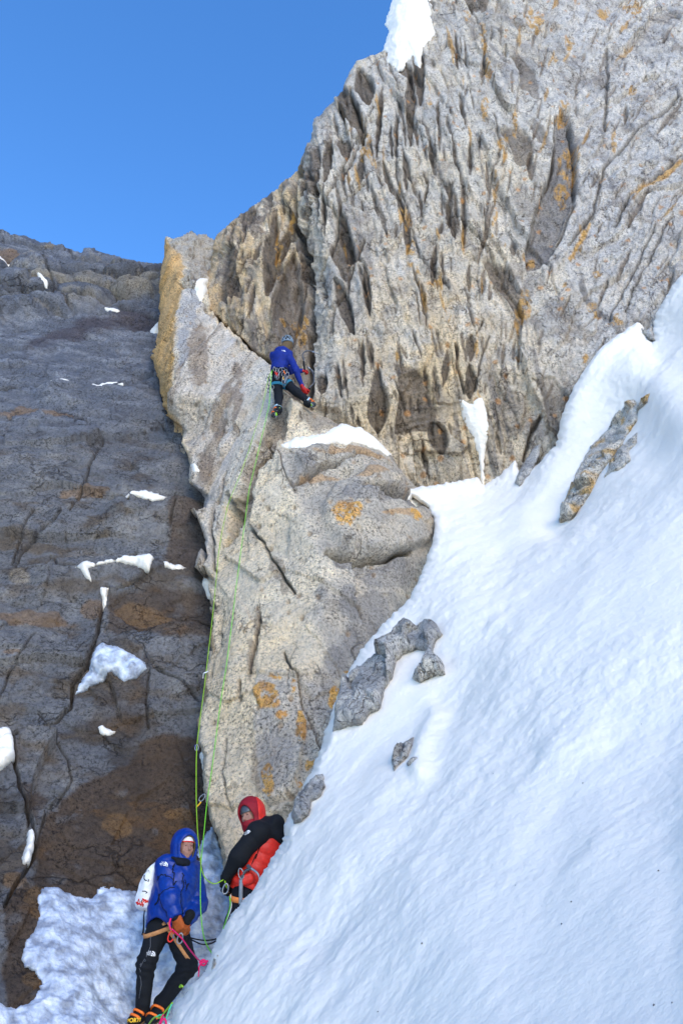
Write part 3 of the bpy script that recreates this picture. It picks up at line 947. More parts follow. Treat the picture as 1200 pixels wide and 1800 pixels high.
surface('rock_wall', WALL_OUT, lambda x, y: blur(cage_w(x, y, WALL_CAGE), 2), M_WALL, wall_disp, crisp=True, edge_amp=3.0, rim=(9, 0.6), thick=3.5, seed=8, edge_scale=18)
tag(MASS['rock_wall']['o'], kind='structure')

# ================================================================ THE BUTTRESS AND PILLAR
BUT_CAGE = [(290, 415, 16.6), (283, 520, 16.0), (275, 640, 15.0), (290, 720, 14.2), (325, 762, 13.6), (334, 440, 16.2), (318, 505, 15.0), (306, 600, 14.1), (300, 690, 13.5), (378, 416, 16.6), (372, 470, 16.3),
            (345, 500, 15.0), (370, 555, 14.6), (430, 608, 13.8), (475, 640, 13.1), (492, 682, 12.6), (505, 700, 12.2), (512, 697, 11.8),
            (330, 790, 12.9), (340, 860, 12.1), (350, 930, 11.6), (345, 1000, 11.0), (372, 1060, 10.4), (370, 1150, 9.8), (355, 1250, 9.1), (350, 1290, 8.95), (362, 1400, 8.3), (390, 1490, 7.95),
            (400, 1560, 7.9), (420, 1660, 7.8), (600, 1660, 8.0),
            (400, 700, 13.0), (400, 900, 11.45), (440, 760, 12.05), (474, 752, 12.1), (448, 812, 11.55), (426, 872, 11.25), (410, 960, 11.0),
            (498, 750, 11.75), (482, 782, 11.3), (447, 835, 11.28), (436, 905, 10.95), (505, 850, 10.75), (530, 905, 10.35), (560, 985, 9.8), (575, 1060, 9.35), (540, 1150, 8.95), (480, 1300, 8.35),
            (440, 1440, 7.9), (500, 1240, 8.45), (400, 1200, 9.0), (420, 1060, 9.95),
            (560, 728, 12.1), (640, 765, 12.4), (685, 800, 12.4), (485, 776, 11.4), (600, 800, 11.6), (560, 790, 11.3), (690, 815, 12.1), (730, 855, 12.1), (763, 930, 11.4), (800, 930, 12.2), (757, 985, 11.0), (640, 880, 10.7), (640, 960, 10.25),
            (720, 900, 11.1), (700, 970, 10.5), (640, 1000, 10.0), (620, 1070, 9.5), (740, 1060, 10.9), (700, 1080, 10.0), (640, 1170, 9.2), (600, 1250, 8.7), (570, 1320, 8.2), (530, 1400, 7.7), (700, 1200, 10.0),
            (560, 1450, 7.9), (620, 1420, 8.0)]
BUT_OUT = [(290, 417), (292, 412), (330, 412), (352, 414), (378, 418), (384, 440), (380, 470), (372, 500), (372, 545), (392, 574), (430, 606), (452, 622), (476, 640), (490, 668), (497, 700), (503, 704), (510, 697),
           (524, 704), (540, 714), (560, 726), (590, 742), (615, 752), (640, 762), (664, 778), (688, 800), (708, 832), (735, 858), (785, 890), (800, 950), (790, 1000), (760, 1080), (720, 1180), (690, 1260), (660, 1340),
           (620, 1430), (560, 1540), (520, 1660), (415, 1660), (400, 1560), (396, 1520), (388, 1480), (375, 1455), (366, 1420), (360, 1380), (362, 1335), (352, 1310), (349, 1270), (358, 1210), (366, 1160), (370, 1110), (372, 1068),
           (371, 1020), (360, 1000), (343, 1002), (352, 975), (364, 955), (356, 930), (338, 900), (352, 890), (352, 865), (334, 850), (336, 820), (328, 800), (318, 775), (324, 760), (300, 732), (288, 715),
           (282, 680), (278, 650), (273, 632), (277, 590), (281, 520), (286, 460)]
BUT_CRACKS = [([(434, 912), (450, 940), (470, 965), (484, 990), (500, 1020), (520, 1045)], 2.0, 0.14), ([(500, 1150), (520, 1185), (528, 1220), (534, 1250), (556, 1290), (565, 1330)], 1.7, 0.10),
              ([(486, 782), (500, 830), (520, 860)], 2.0, 0.05), ([(572, 972), (600, 980), (640, 982), (680, 980), (720, 972)], 3.0, 0.30),
              ([(575, 975), (600, 1000), (640, 1010)], 1.6, 0.06), ([(635, 870), (660, 872), (700, 878), (735, 872)], 2.6, 0.16), ([(520, 850), (560, 825), (590, 826), (630, 815), (680, 830)], 2.4, 0.14),
              ([(625, 1050), (632, 1070), (640, 1085)], 2.2, 0.1), ([(400, 870), (402, 900), (404, 940)], 3.6, 0.5), ([(458, 1080), (452, 1120), (444, 1150), (436, 1180)], 3.2, 0.12), ([(422, 1195), (418, 1230)], 1.8, 0.1),
              ([(345, 1010), (362, 970), (356, 940)], 3, .25), ([(366, 1140), (370, 1100), (376, 1060)], 2, .1), ([(430, 470), (400, 530)], 2, .1), ([(388, 1070), (385, 1130), (372, 1190)], 1.5, .05),
              ([(395, 830), (380, 880), (372, 930), (378, 1000)], 2.4, .14), ([(470, 760), (444, 830), (412, 880), (400, 960)], 4, .2), ([(318, 500), (345, 500), (372, 556)], 3, 0.15), ([(400, 1300), (396, 1360), (405, 1420)], 1.3, .03)]


def but_disp(P, px, py, d, N):
    X, Y, Z = P[..., 0], P[..., 1], P[..., 2]
    w1 = noise3(P * 0.9, 1)
    w2 = noise3(P * 2.6, 2)
    wx = px + 5 * w2 + 3 * noise3(P * 7, 3)
    wy = py + 6 * noise3(P * 2.6, 4)
    n1 = fbm(P * 0.6, 3, 20)
    n2 = fbm(P * 2.2, 4, 24, 0.6)
    a = X + 0.22 * (Z) * 0.5 + 0.3 * w1
    b = Z + 0.2 * w2
    up = sstep(1050, 900, py) * sstep(500, 440, px)
    n3 = fbm(np.stack([(X - 0.28 * Z) * 3.0, Y * .8, Z * 0.5], -1), 4, 30, 0.6)
    s = 0.045 * fbm(P * 0.8, 3, 40) + 0.03 * fbm(P * 2.6, 5, 44, 0.65) + 0.03 * fbm(P * 7, 4, 48, 0.65, True) - 0.01
    # the pillar's front and the strip below it are fluted
    u = X - 0.30 * Z
    for (fa, fb, off, tu, seed) in ((1.6, 0.30, 0.13, 0.26, 51), (4.0, 0.75, 0.06, 0.12, 57)):
        f1, f2, r, du, dv = cells2((u + 0.2 * w1) * fa, b * fb, seed)
        s += up * (off * (r[0] - .5) + tu * (r[1] - .5) * du + 0.5 * tu * (r[2] - .5) * dv)
    # broken cap of the pillar
    cap = polyd(wx, wy, [(292, 405), (385, 405), (385, 480), (350, 500), (318, 500), (330, 470), (300, 440)])
    f1, f2, r, du, dv = cells2(X * 2.4, (Z + Y) * 1.6, 63)
    kc = sstep(-4, 6, cap)
    s += kc * (0.16 * (r[0] - .5) + .2 * (r[1] - .5) * du - 0.10 * sstep(0.08, 0, f2 - f1))
    # the boulder-like nose on the right
    nose = [(560, 890), (585, 850), (640, 835), (700, 850), (752, 890), (765, 930), (750, 965), (700, 978), (640, 984), (590, 975), (562, 940)]
    e = polyd(px, py, nose)
    s += 0.16 * sstep(0, 14, e) + 0.06 * sstep(0, 60, e)
    mid = polyd(wx, wy, [(650, 872), (735, 872), (765, 900), (740, 905), (700, 905), (650, 895)])
    s -= 0.18 * sstep(-2, 8, mid)
    top = polyd(px, py, [(500, 790), (560, 770), (640, 790), (690, 812), (720, 850), (690, 880), (640, 862), (590, 835), (520, 850)])
    s += 0.16 * sstep(0, 24, top)
    # underside ledge
    und = polyd(wx, wy, [(575, 975), (630, 984), (700, 976), (676, 1000), (640, 1010), (600, 998)])
    s -= 0.10 * sstep(-2, 6, und)
    # broad facets
    f1, f2, r, du, dv = cells2((X + .08 * w1) * 0.9 + 0.3 * Z, (Z + .06 * w2) * 0.55, 71)
    s += (1 - up) * (0.10 * (r[0] - .5) + 0.24 * (r[1] - .5) * du + 0.20 * (r[2] - .5) * dv)
    f1, f2, r, du, dv = cells2((X + .1 * w1) * 2.4 + 0.6 * Z, (Z + .1 * w2) * 1.3, 73)
    s += (1 - up) * (0.030 * (r[0] - .5) + 0.08 * (r[1] - .5) * du + 0.07 * (r[2] - .5) * dv)
    crk = np.zeros(px.shape)
    for (pts, w, dep) in BUT_CRACKS:
        dl, _, _ = seg_dist(wx, wy, pts, False)
        k = sstep(w + 1.5, w * 0.3, dl)
        crk = np.maximum(crk, k)
        s -= dep * k
    # ---- colour
    c = np.tile(PALE, px.shape + (1,))
    c = mixc(c, TAN * 1.05, sstep(-0.3, 0.3, n1 + n2 * .5) * 0.45)
    c = mixc(c, (0.40, 0.38, 0.345), sstep(0.0, 0.35, n2) * 0.5)
    # golden left face
    gf = polyd(wx, wy, [(285, 405), (325, 470), (318, 500), (306, 600), (300, 690), (322, 760), (250, 760), (250, 405)])
    k = sstep(-3, 4, gf)
    c = mixc(c, GOLD * 1.05, k * (0.85 + 0.15 * sstep(-.2, .2, n3)))
    c = mixc(c, (0.30, 0.22, 0.13), k * sstep(0.1, 0.4, n3) * 0.6)
    # pillar front: cooler, streaked
    pf = polyd(wx, wy, [(318, 500), (345, 500), (372, 555), (430, 610), (478, 640), (440, 760), (400, 870), (372, 1000), (340, 1000), (330, 790), (304, 700), (306, 600)])
    k = sstep(-4, 6, pf)
    c = mixc(c, (0.335, 0.315, 0.30), k * 0.8)
    c = mixc(c, (0.46, 0.45, 0.45), k * sstep(0.05, 0.35, n3) * 0.55)
    c = mixc(c, (0.20, 0.165, 0.135), k * sstep(0.02, 0.3, -n3) * 0.75)
    c = mixc(c, (0.155, 0.12, 0.095), blobs(wx, wy, [(348, 620, 20, 60), (400, 690, 14, 34), (385, 740, 10, 40), (416, 650, 10, 20), (360, 820, 14, 30), (420, 725, 12, 50)], .8 * n2) * 0.65 * k)
    c = mixc(c, (0.20, 0.215, 0.25), blobs(wx, wy, [(330, 545, 16, 40), (345, 520, 16, 18), (322, 600, 10, 40), (345, 870, 16, 20)], .8 * n2) * 0.7 * k)
    c = mixc(c, (0.20, 0.20, 0.205), kc * 0.75)
    # smooth pale strip and its brown groove
    c = mixc(c, (0.43, 0.415, 0.385), sstep(-4, 4, polyd(wx, wy, [(450, 625), (490, 660), (470, 750), (430, 840), (400, 880), (372, 1000), (370, 960), (392, 860), (420, 740)])) * 0.8)
    gv = polyd(wx, wy, [(484, 660), (500, 700), (497, 745), (480, 785), (446, 830), (434, 900), (408, 960), (404, 900), (428, 820), (452, 770), (475, 730), (478, 690)])
    k = sstep(-2, 3, gv)
    s -= 0.16 * k
    c = mixc(c, (0.19, 0.155, 0.125), k * 0.8)
    # grey right-hand side
    rg = polyd(wx, wy, [(482, 780), (560, 775), (720, 800), (810, 900), (810, 1100), (640, 1350), (560, 1400), (570, 1290), (540, 1250), (570, 1150), (540, 1080), (600, 1010), (560, 970), (545, 930), (520, 870), (500, 840)])
    k = sstep(-14, 14, rg + 12 * n2)
    c = mixc(c, (0.275, 0.265, 0.255), k * 0.75)
    c = mixc(c, (0.16, 0.155, 0.15), k * sstep(0.05, 0.4, n2 + 0.3 * n1) * 0.6)
    c = mixc(c, (0.15, 0.15, 0.16), blobs(wx, wy, [(620, 880, 28, 16), (700, 885, 50, 18), (640, 1130, 40, 50), (610, 1060, 20, 28), (660, 1070, 34, 40), (560, 1230, 24, 60), (530, 830, 24, 30), (690, 1010, 50, 30), (565, 1040, 12, 16),
                                                         (620, 990, 30, 12), (500, 1330, 18, 60), (480, 1270, 20, 40), (540, 1280, 20, 40), (590, 1170, 24, 30), (450, 940, 8, 20)], 0.8 * n2) * 0.6)
    c = mixc(c, (0.21, 0.175, 0.14), blobs(wx, wy, [(452, 1100, 8, 34), (440, 1160, 8, 36), (486, 1000, 12, 26), (500, 1030, 8, 18), (585, 745, 50, 14), (545, 725, 20, 12), (475, 1350, 30, 60)], 0.7 * n2) * 0.7)
    lower = polyd(wx, wy, [(450, 1190), (500, 1180), (560, 1210), (590, 1260), (540, 1400), (500, 1450), (470, 1420), (455, 1330), (448, 1250)])
    c = mixc(c, (0.29, 0.285, 0.285), sstep(-4, 4, lower) * 0.65)
    ap = polyd(wx, wy, [(512, 697), (640, 760), (600, 760), (560, 745), (520, 750), (490, 770), (485, 780), (500, 750)])
    c = mixc(c, (0.42, 0.36, 0.28), sstep(-2, 4, ap) * 0.5)
    c = mixc(c, (0.20, 0.185, 0.17), sstep(-2, 4, polyd(wx, wy, [(530, 715), (560, 728), (640, 765), (600, 755), (555, 745), (520, 732)])) * 0.7)
    rust = blobs(wx, wy, [(600, 800, 60, 12), (650, 812, 34, 10), (560, 840, 40, 8), (690, 920, 36, 5), (360, 1190, 6, 50), (372, 1120, 4, 40), (350, 1260, 5, 30), (455, 470, 10, 40), (640, 850, 30, 8)], 0.8 * n2)
    c = mixc(c, (0.33, 0.20, 0.09), rust * 0.6)
    li = blobs(wx, wy, [(604, 912, 28, 20), (600, 932, 18, 16), (462, 1222, 18, 22), (480, 1228, 14, 18), (468, 1212, 20, 10), (497, 1258, 11, 10), (526, 1266, 8, 14), (530, 1285, 10, 16), (587, 1222, 13, 14), (586, 1240, 11, 16),
                            (476, 1365, 10, 18), (481, 1392, 11, 18), (545, 1345, 8, 9), (484, 1192, 12, 4), (513, 1205, 4, 12), (713, 921, 8, 10), (604, 1188, 6, 4), (528, 1376, 5, 6)], 0.55 * n2 + 0.35 * fbm(P * 9, 2, 91))
    li = li * sstep(-0.22, -0.02, fbm(P * 12, 3, 93, 0.6))
    c = mixc(c, mixc(np.tile(LICH, px.shape + (1,)), (0.36, 0.19, 0.06), sstep(-.2, .3, fbm(P * 6, 3, 94))), li * 0.92)
    s += li * 0.006
    # pitting
    q1, q2, qr, _, _ = cells2(X * 4.5, Z * 3.2, 97)
    pit = (qr[0] > 0.80) * sstep(0.20, 0.08, q1)
    s -= 0.03 * pit
    c = mixc(c, (0.22, 0.15, 0.09), pit * 0.55)
    c = mixc(c, (0.06, 0.055, 0.05), crk * 0.6)
    return s, np.clip(c * np.array((1.17, 1.07, 0.95)), 0.02, 0.9)


surface('rock_buttress', BUT_OUT, lambda x, y: blur(cage_w(x, y, BUT_CAGE), 2), M_ROCK, but_disp, crisp=True, edge_amp=2.2, rim=(7, 0.35), thick=2.2, seed=12)
tag(MASS['rock_buttress']['o'], kind='structure')

# the same ground carried on beyond the frame, in a coarser grid
def plain_rock(P, px, py, d, N):
    f1, f2, r, du, dv = cells2(P[..., 0] * 1.1, P[..., 2] * 0.5, 203)
    c = mixc(np.tile(GREY, px.shape + (1,)), (0.22, 0.21, 0.20), r[1] * 0.7)
    return 0.25 * (r[0] - .5) + 0.3 * (r[2] - .5) * du + 0.2 * fbm(P * 0.8, 4, 205) - 0.15, c


def plain_slab(P, px, py, d, N):
    s, c = plain_rock(P, px, py, d, N)
    return s, c * 0.38


def plain_snow(P, px, py, d, N):
    return 0.06 * fbm(P * 0.8, 4, 3) - 0.07, np.full(px.shape + (3,), 0.8)


SNOW_FAR = SNOW_CAGE + [(2300, 1960, 1.25), (2300, 1000, 2.7), (2300, 300, 5.6), (2300, -300, 8.5), (1700, 0, 9.6)]
for nm, ol, dep, mt, dsp in (('snow_bank', [(1335, 316), (1700, 0), (2200, -260), (2300, 1960), (1335, 1960)], lambda x, y: blur(cage_w(x, y, SNOW_FAR), 4), M_SNOW, plain_snow),
                             ('rock_face', [(1330, -158), (2200, -158), (2200, 900), (1330, 1000)], lambda x, y: cage_w(x, y, WALL_CAGE + [(2200, -160, 13.5), (2200, 1000, 9.0), (1700, 400, 11.0)]), M_WALL, plain_rock),
                             ('rock_apron', [(-700, 360), (-140, 400), (-140, 1960), (-700, 1960)], lambda x, y: cage_w(x, y, SLAB_CAGE + [(-700, 360, 15.5), (-700, 1960, 3.9), (-700, 1100, 7.6)]), M_SLAB, plain_slab)):
    tag(surface(nm, ol, dep, mt, dsp, step=9.0, edge_amp=3.0, rim=None, thick=0.5, seed=9), kind='structure')

# snowfield falling away below and behind the viewpoint, out to the horizon
def snowfield():
    n = 70
    r = np.concatenate([[0], np.geomspace(2, 3000, n)])
    t = np.linspace(0, 2 * np.pi, 73)
    R, T = np.meshgrid(r, t)
    X = R * np.cos(T)
    Y = R * np.sin(T)
    P = np.stack([X, Y, 0 * X], -1)
    Z = -2.6 - 0.28 * np.maximum(0, -Y - 3) ** 0.9 - 0.02 * R + 0.6 * fbm(P * 0.05, 3, 8) * np.clip(R / 10, 0, 1)
    P[..., 2] = Z
    ny, nx = X.shape
    idx = np.arange(nx * ny).reshape(ny, nx)
    Q = np.stack([idx[:-1, :-1], idx[:-1, 1:], idx[1:, 1:], idx[1:, :-1]], -1).reshape(-1, 4)
    me = fast_mesh('snowfield', P.reshape(-1, 3), Q, None, M_SNOW)
    tag(link('snowfield', me), kind='structure')


snowfield()

# ================================================================ SNOW LYING ON THE ROCK, AND ROCKS IN THE SNOW
def lying(name, host, poly, thick, label, cat, mat=M_PATCH, rough=0.03, seed=0, amp=2.2, step=2.0, soft=1.5, ridge=0.0, group=None, rimr=6):
    if host == 'rock_slab' and cat == 'snow patch':
        q = np.asarray(poly, float)
        m_ = (q.max(0) + q.min(0)) / 2
        big = 1.12 if (q[:, 1].max() - q[:, 1].min()) > 40 else 1.6
        poly = (q - m_) * (1.06, big) + m_

    def disp(P, px, py, d, N):
        t = thick * np.clip(d / max(3.0, min(rimr * 1.4, 26)), 0, 1) ** 0.75
        t = t + rough * fbm(P * 3.0, 4, seed + 3, 0.6) + rough * fbm(P * 11, 4, seed + 9, 0.65)
        if ridge:
            t = t + ridge * fbm(np.stack([P[..., 0] * 2.2, P[..., 1] * 2, P[..., 2] * 5], -1), 4, seed + 5, 0.6, True)
        return t, None
    o = surface(name, poly, None, mat, disp, step=step, edge_amp=amp, rim=(min(rimr, 3), 0.05), thick=0.25, seed=seed, host=on_mass(host, soft), edge_seg=2.5, edge_scale=6)
    if cat:
        tag(o, label, cat, group)
    return o


_surface = surface


def surface(name, outline, depth, mat, disp=None, step=2.0, **k):
    if depth is None:
        depth = lambda x, y: np.full(x.shape, 0.1)
    return _surface(name, outline, depth, mat, disp, step, **k)


SP = 'snow lying on ledges of the dark slab'
lying('snow_patch', 'rock_slab', [(90, 682), (110, 678), (145, 684), (178, 683), (205, 680), (219, 690), (214, 694), (190, 689), (170, 692), (140, 691), (100, 692)], 0.13,
      'long thin snow strip on the highest ledge in the middle of the dark slab', 'snow patch', seed=1, group=SP)
lying('snow_patch', 'rock_slab', [(212, 882), (235, 872), (262, 871), (302, 879), (295, 888), (270, 893), (248, 890), (222, 887)], 0.13, 'flat oval snow patch on a ledge below a brown overlap of the slab', 'snow patch', seed=2, group=SP)
lying('snow_patch', 'rock_slab', [(86, 1005), (120, 1008), (150, 1004), (175, 1001), (205, 1003), (235, 1001), (250, 993), (271, 995), (268, 1010), (261, 1030), (248, 1026), (232, 1018), (205, 1017), (178, 1019), (160, 1024), (166, 1040), (152, 1033), (138, 1021), (115, 1014)], 0.13,
      'widest snow strip on the slab, with a drip at its middle, above the vertical crack', 'snow patch', seed=3, group=SP)
lying('snow_patch', 'rock_slab', [(279, 1000), (300, 995), (329, 1003), (318, 1012), (290, 1013)], 0.12, 'small curled snow patch just right of the widest snow strip', 'snow patch', seed=4, group=SP)
lying('snow_patch', 'rock_slab', [(172, 1148), (182, 1143), (210, 1151), (236, 1160), (253, 1172), (255, 1185), (236, 1196), (216, 1203), (204, 1190), (190, 1189), (170, 1198), (150, 1206), (134, 1215), (140, 1200), (156, 1180)], 0.13,
      'fan-shaped snow patch at the foot of the vertical crack in the slab', 'snow patch', seed=5, group=SP, mat=M_ICE, rough=.05)
lying('snow_patch', 'rock_slab', [(177, 1052), (193, 1050), (190, 1066), (181, 1070)], 0.12, 'tiny snow plug in the top of the vertical crack', 'snow patch', seed=6, group=SP)
lying('snow_patch', 'rock_slab', [(-60, 1280), (8, 1292), (19, 1310), (23, 1350), (10, 1362), (-4, 1374), (-60, 1390)], 0.14, 'snow patch cut off by the left edge of the picture', 'snow patch', seed=7, group=SP)
lying('snow_patch', 'rock_slab', [(36, 1534), (34, 1520), (42, 1500), (46, 1478), (55, 1480), (55, 1508), (48, 1530)], 0.12, 'narrow upright snow sliver in the lower left crack', 'snow patch', seed=8, group=SP, amp=1.5)
lying('snow_patch', 'rock_slab', [(360, 1004), (376, 1000), (382, 1044), (370, 1052), (354, 1030)], 0.14, 'small snow patch wedged between slab and pale buttress', 'snow patch', seed=9, group=SP)
lying('snow_patch', 'rock_slab', [(171, 1278), (181, 1273), (207, 1280), (192, 1287), (178, 1285)], 0.11, 'very small thin snow smear above the dark brown panel', 'snow patch', seed=10, group=SP)
lying('snow_patch', 'rock_slab', [(-40, 460), (0, 462), (26, 464), (28, 469), (0, 468), (-40, 468)], 0.17, 'thin snow line under the rim of the slab at the left picture edge', 'snow patch', seed=11, group=SP, amp=1)
lying('snow_patch', 'rock_slab', [(66, 504), (76, 508), (88, 514), (84, 519), (72, 513)], 0.17, 'tiny snow fleck among the boulders at the slab top', 'snow patch', seed=12, group=SP, amp=1)
lying('snow_patch', 'rock_slab', [(180, 543), (196, 545), (212, 550), (208, 553), (186, 548)], 0.17, 'thin snow line at the foot of the squared boulder', 'snow patch', seed=13, group=SP, amp=1)
lying('snow_patch', 'rock_slab', [(263, 578), (273, 570), (281, 566), (286, 582), (270, 585)], 0.17, 'small snow fleck beside the golden edge of the pillar', 'snow patch', seed=14, group=SP, amp=1)
lying('snow_patch', 'rock_slab', [(350, 1330), (358, 1322), (366, 1345), (356, 1350)], 0.13, 'small snow fleck behind the ropes at the foot of the buttress edge', 'snow patch', seed=15, group=SP, amp=1)
lying('ice_sheet', 'rock_slab', [(28, 1702), (40, 1672), (56, 1650), (62, 1625), (58, 1600), (66, 1580), (90, 1574), (108, 1580), (130, 1590), (162, 1588), (172, 1566), (196, 1566), (214, 1574), (236, 1578), (240, 1596), (236, 1606), (252, 1608),
                                 (300, 1600), (342, 1560), (345, 1500), (356, 1478), (372, 1452), (384, 1480), (396, 1520), (430, 1600), (444, 1700), (444, 1958), (-150, 1958), (-150, 1800), (0, 1786), (22, 1790), (48, 1782), (62, 1752), (52, 1730), (34, 1722)], 0.05,
      'broad rough sheet of rime ice covering the bottom of the slab behind the belayers', 'ice sheet', M_ICE, 0.035, 16, 4.0, 2.0, 6, 0.03, rimr=14)
lying('snow_patch', 'rock_buttress', [(341, 496), (352, 488), (366, 490), (367, 508), (360, 524), (353, 531), (344, 518)], 0.16, 'snow patch in the notch on top of the pillar', 'snow patch', seed=17)
lying('snow_patch', 'rock_buttress', [(488, 774), (502, 765), (520, 760), (545, 758), (572, 758), (588, 748), (602, 744), (625, 753), (650, 762), (672, 778), (692, 800), (680, 804), (664, 796), (640, 791), (612, 782), (592, 777), (572, 782), (545, 789), (515, 783)], 0.15,
      'curved bank of snow lying on the ledge of the buttress below the climber', 'snow patch', seed=18, rimr=9)
lying('snow_patch', 'rock_buttress', [(336, 818), (346, 814), (352, 828), (341, 836)], 0.06, 'tiny snow fleck in the nook low on the pillar', 'snow patch', seed=19, amp=1)
lying('snow_patch', 'rock_buttress', [(399, 912), (406, 902), (410, 925), (402, 940)], 0.05, 'tiny snow fleck in the slot behind the two ropes', 'snow patch', seed=20, amp=1)
lying('snow_patch', 'rock_buttress', [(704, 858), (730, 862), (765, 880), (790, 900), (770, 905), (745, 892), (716, 878)], 0.14, 'thin tongue of snow lapping on to the top of the bulging block', 'snow patch', seed=21)
lying('ice_curtain', 'rock_wall', [(806, 702), (816, 704), (826, 712), (838, 698), (848, 700), (853, 720), (857, 745), (858, 768), (853, 785), (851, 812), (852, 858), (846, 858), (842, 825), (836, 796), (828, 768), (818, 750), (811, 730)], 0.10,
      'tapering tongue of ice hanging down the wall from a dark hole', 'ice', M_PATCH, 0.03, 22, 2.0, 1.8, 5, rimr=7)
lying('hanging_snow', 'rock_wall', [(700, -90), (694, -20), (686, 12), (680, 30), (677, 44), (684, 56), (676, 78), (671, 92), (679, 96), (677, 112), (688, 118), (698, 130), (708, 126), (717, 112), (726, 112), (734, 128), (740, 132), (741, 112), (745, 94), (754, 80), (767, 64), (758, 44), (758, 0), (766, -90)], 0.42,
      'thick drooping cap of snow hanging over the skyline at the top', 'snow', M_PATCH, 0.10, 23, 3.0, 2.0, 8, rimr=14)


def rock_in_snow(poly, h, label, seed, warm=0.0, soft=6, fr=1.0, mid=None):
    def disp(P, px, py, d, N):
        t = np.clip(d / 10.0, 0, 1)
        a = P[..., 0] + 0.15 * noise3(P * 2, seed)
        b = P[..., 2] + 0.15 * noise3(P * 2, seed + 1)
        f1, f2, r, du, dv = cells2(a * 2.4 * fr, b * 1.5 * fr, seed)
        s = h * t ** 0.6 + h * 0.9 * (r[0] - 0.5) * t + h * 2.0 * (r[1] - .5) * du * t + h * 1.6 * (r[2] - .5) * dv * t
        s -= 0.25 * h * sstep(0.10, 0, f2 - f1) * t
        g1, g2, q, eu, ev = cells2(a * 6.5 * fr, b * 4.5 * fr, seed + 9)
        s += t * h * (0.40 * (q[0] - .5) + 0.9 * (q[1] - .5) * eu + 0.7 * (q[2] - .5) * ev)
        s += 0.035 * fbm(P * 6, 4, seed, 0.65, True) * t
        n2 = fbm(P * 2.2, 4, seed + 4, 0.6)
        c = np.tile(np.array((0.40, 0.38, 0.355)), px.shape + (1,))
        c = mixc(c, (0.22, 0.21, 0.205), sstep(-0.1, 0.3, n2 + (r[3] - .5) * .5) * 0.7)
        c = mixc(c, (0.44, 0.41, 0.36), sstep(0.1, 0.4, -n2) * 0.6)
        if warm:
            c = mixc(c, (0.50, 0.46, 0.40), np.full(px.shape, 0.8))
            c = mixc(c, LICH, warm * sstep(0.12, 0.3, fbm(P * 3.0, 3, seed + 6)))
        return s, np.clip(c, .02, .9)
    o = surface('rock', poly, None, M_NEAR, disp, crisp=True, edge_amp=2.0, rim=(4, 0.12), thick=0.5, seed=seed, host=on_mass('snow_slope', soft), edge_seg=2.5, edge_scale=8)
    tag(o, label, 'rock', 'rocks poking through the snow slope')


rock_in_snow([(586, 1296), (594, 1258), (606, 1216), (626, 1184), (652, 1164), (688, 1122), (710, 1103), (726, 1104), (734, 1110), (750, 1096), (770, 1102), (783, 1122), (768, 1138), (764, 1152), (779, 1166), (783, 1186), (760, 1193),
              (736, 1204), (722, 1196), (745, 1168), (752, 1153), (735, 1150), (712, 1158), (700, 1170), (694, 1200), (680, 1216), (670, 1250), (650, 1262), (638, 1279), (612, 1284)], 0.17, 'largest jagged grey rock in the snow, forked round a snow tongue', 31)
rock_in_snow([(687, 1342), (690, 1322), (706, 1306), (728, 1295), (724, 1318), (716, 1336), (704, 1347), (692, 1360)], 0.09, 'small pointed grey rock alone in the snow below the largest rock', 33, fr=1.6)
rock_in_snow([(714, 1344), (726, 1333), (742, 1337), (731, 1347), (717, 1352)], 0.05, 'tiny stone touching the right side of the small pointed rock', 35, fr=2.5)
rock_in_snow([(514, 1442), (520, 1420), (532, 1396), (552, 1368), (569, 1360), (574, 1384), (566, 1402), (552, 1413), (545, 1434), (532, 1450), (520, 1456)], 0.10, 'grey rock at the snow edge above the shoulder of the orange-red jacket', 37, fr=1.4)
rock_in_snow([(370, 1712), (372, 1690), (380, 1672), (388, 1680), (380, 1704)], 0.05, 'small brownish stone at the snow edge beside the pink knot', 39, warm=.3, fr=2.5)
rock_in_snow([(974, 908), (984, 880), (999, 850), (1016, 815), (1030, 788), (1052, 760), (1074, 733), (1092, 706), (1107, 698), (1118, 712), (1135, 704), (1152, 696), (1144, 714), (1122, 724), (1120, 742), (1108, 756), (1092, 784), (1076, 806), (1056, 826), (1036, 862), (1000, 902)], 0.16,
             'long pale rock rib in the hollow beside the snow drift', 41, warm=0.8)
rock_in_snow([(1070, 812), (1084, 790), (1104, 774), (1122, 760), (1120, 782), (1106, 796), (1110, 812), (1090, 826), (1072, 834), (1058, 842)], 0.10, 'pale rock with orange lichen just right of the long rib', 43, warm=0.9, fr=1.4)
rock_in_snow([(903, 850), (912, 828), (926, 808), (940, 788), (955, 784), (950, 808), (938, 832), (926, 844), (914, 858)], 0.08, 'dark rock spike at the foot of the wall beside the snow tip', 45)
rock_in_snow([(1116, 580), (1132, 588), (1146, 574), (1152, 604), (1140, 602), (1126, 594)], 0.12, 'small dark rock between the drift top and the upper snow', 47, fr=2)


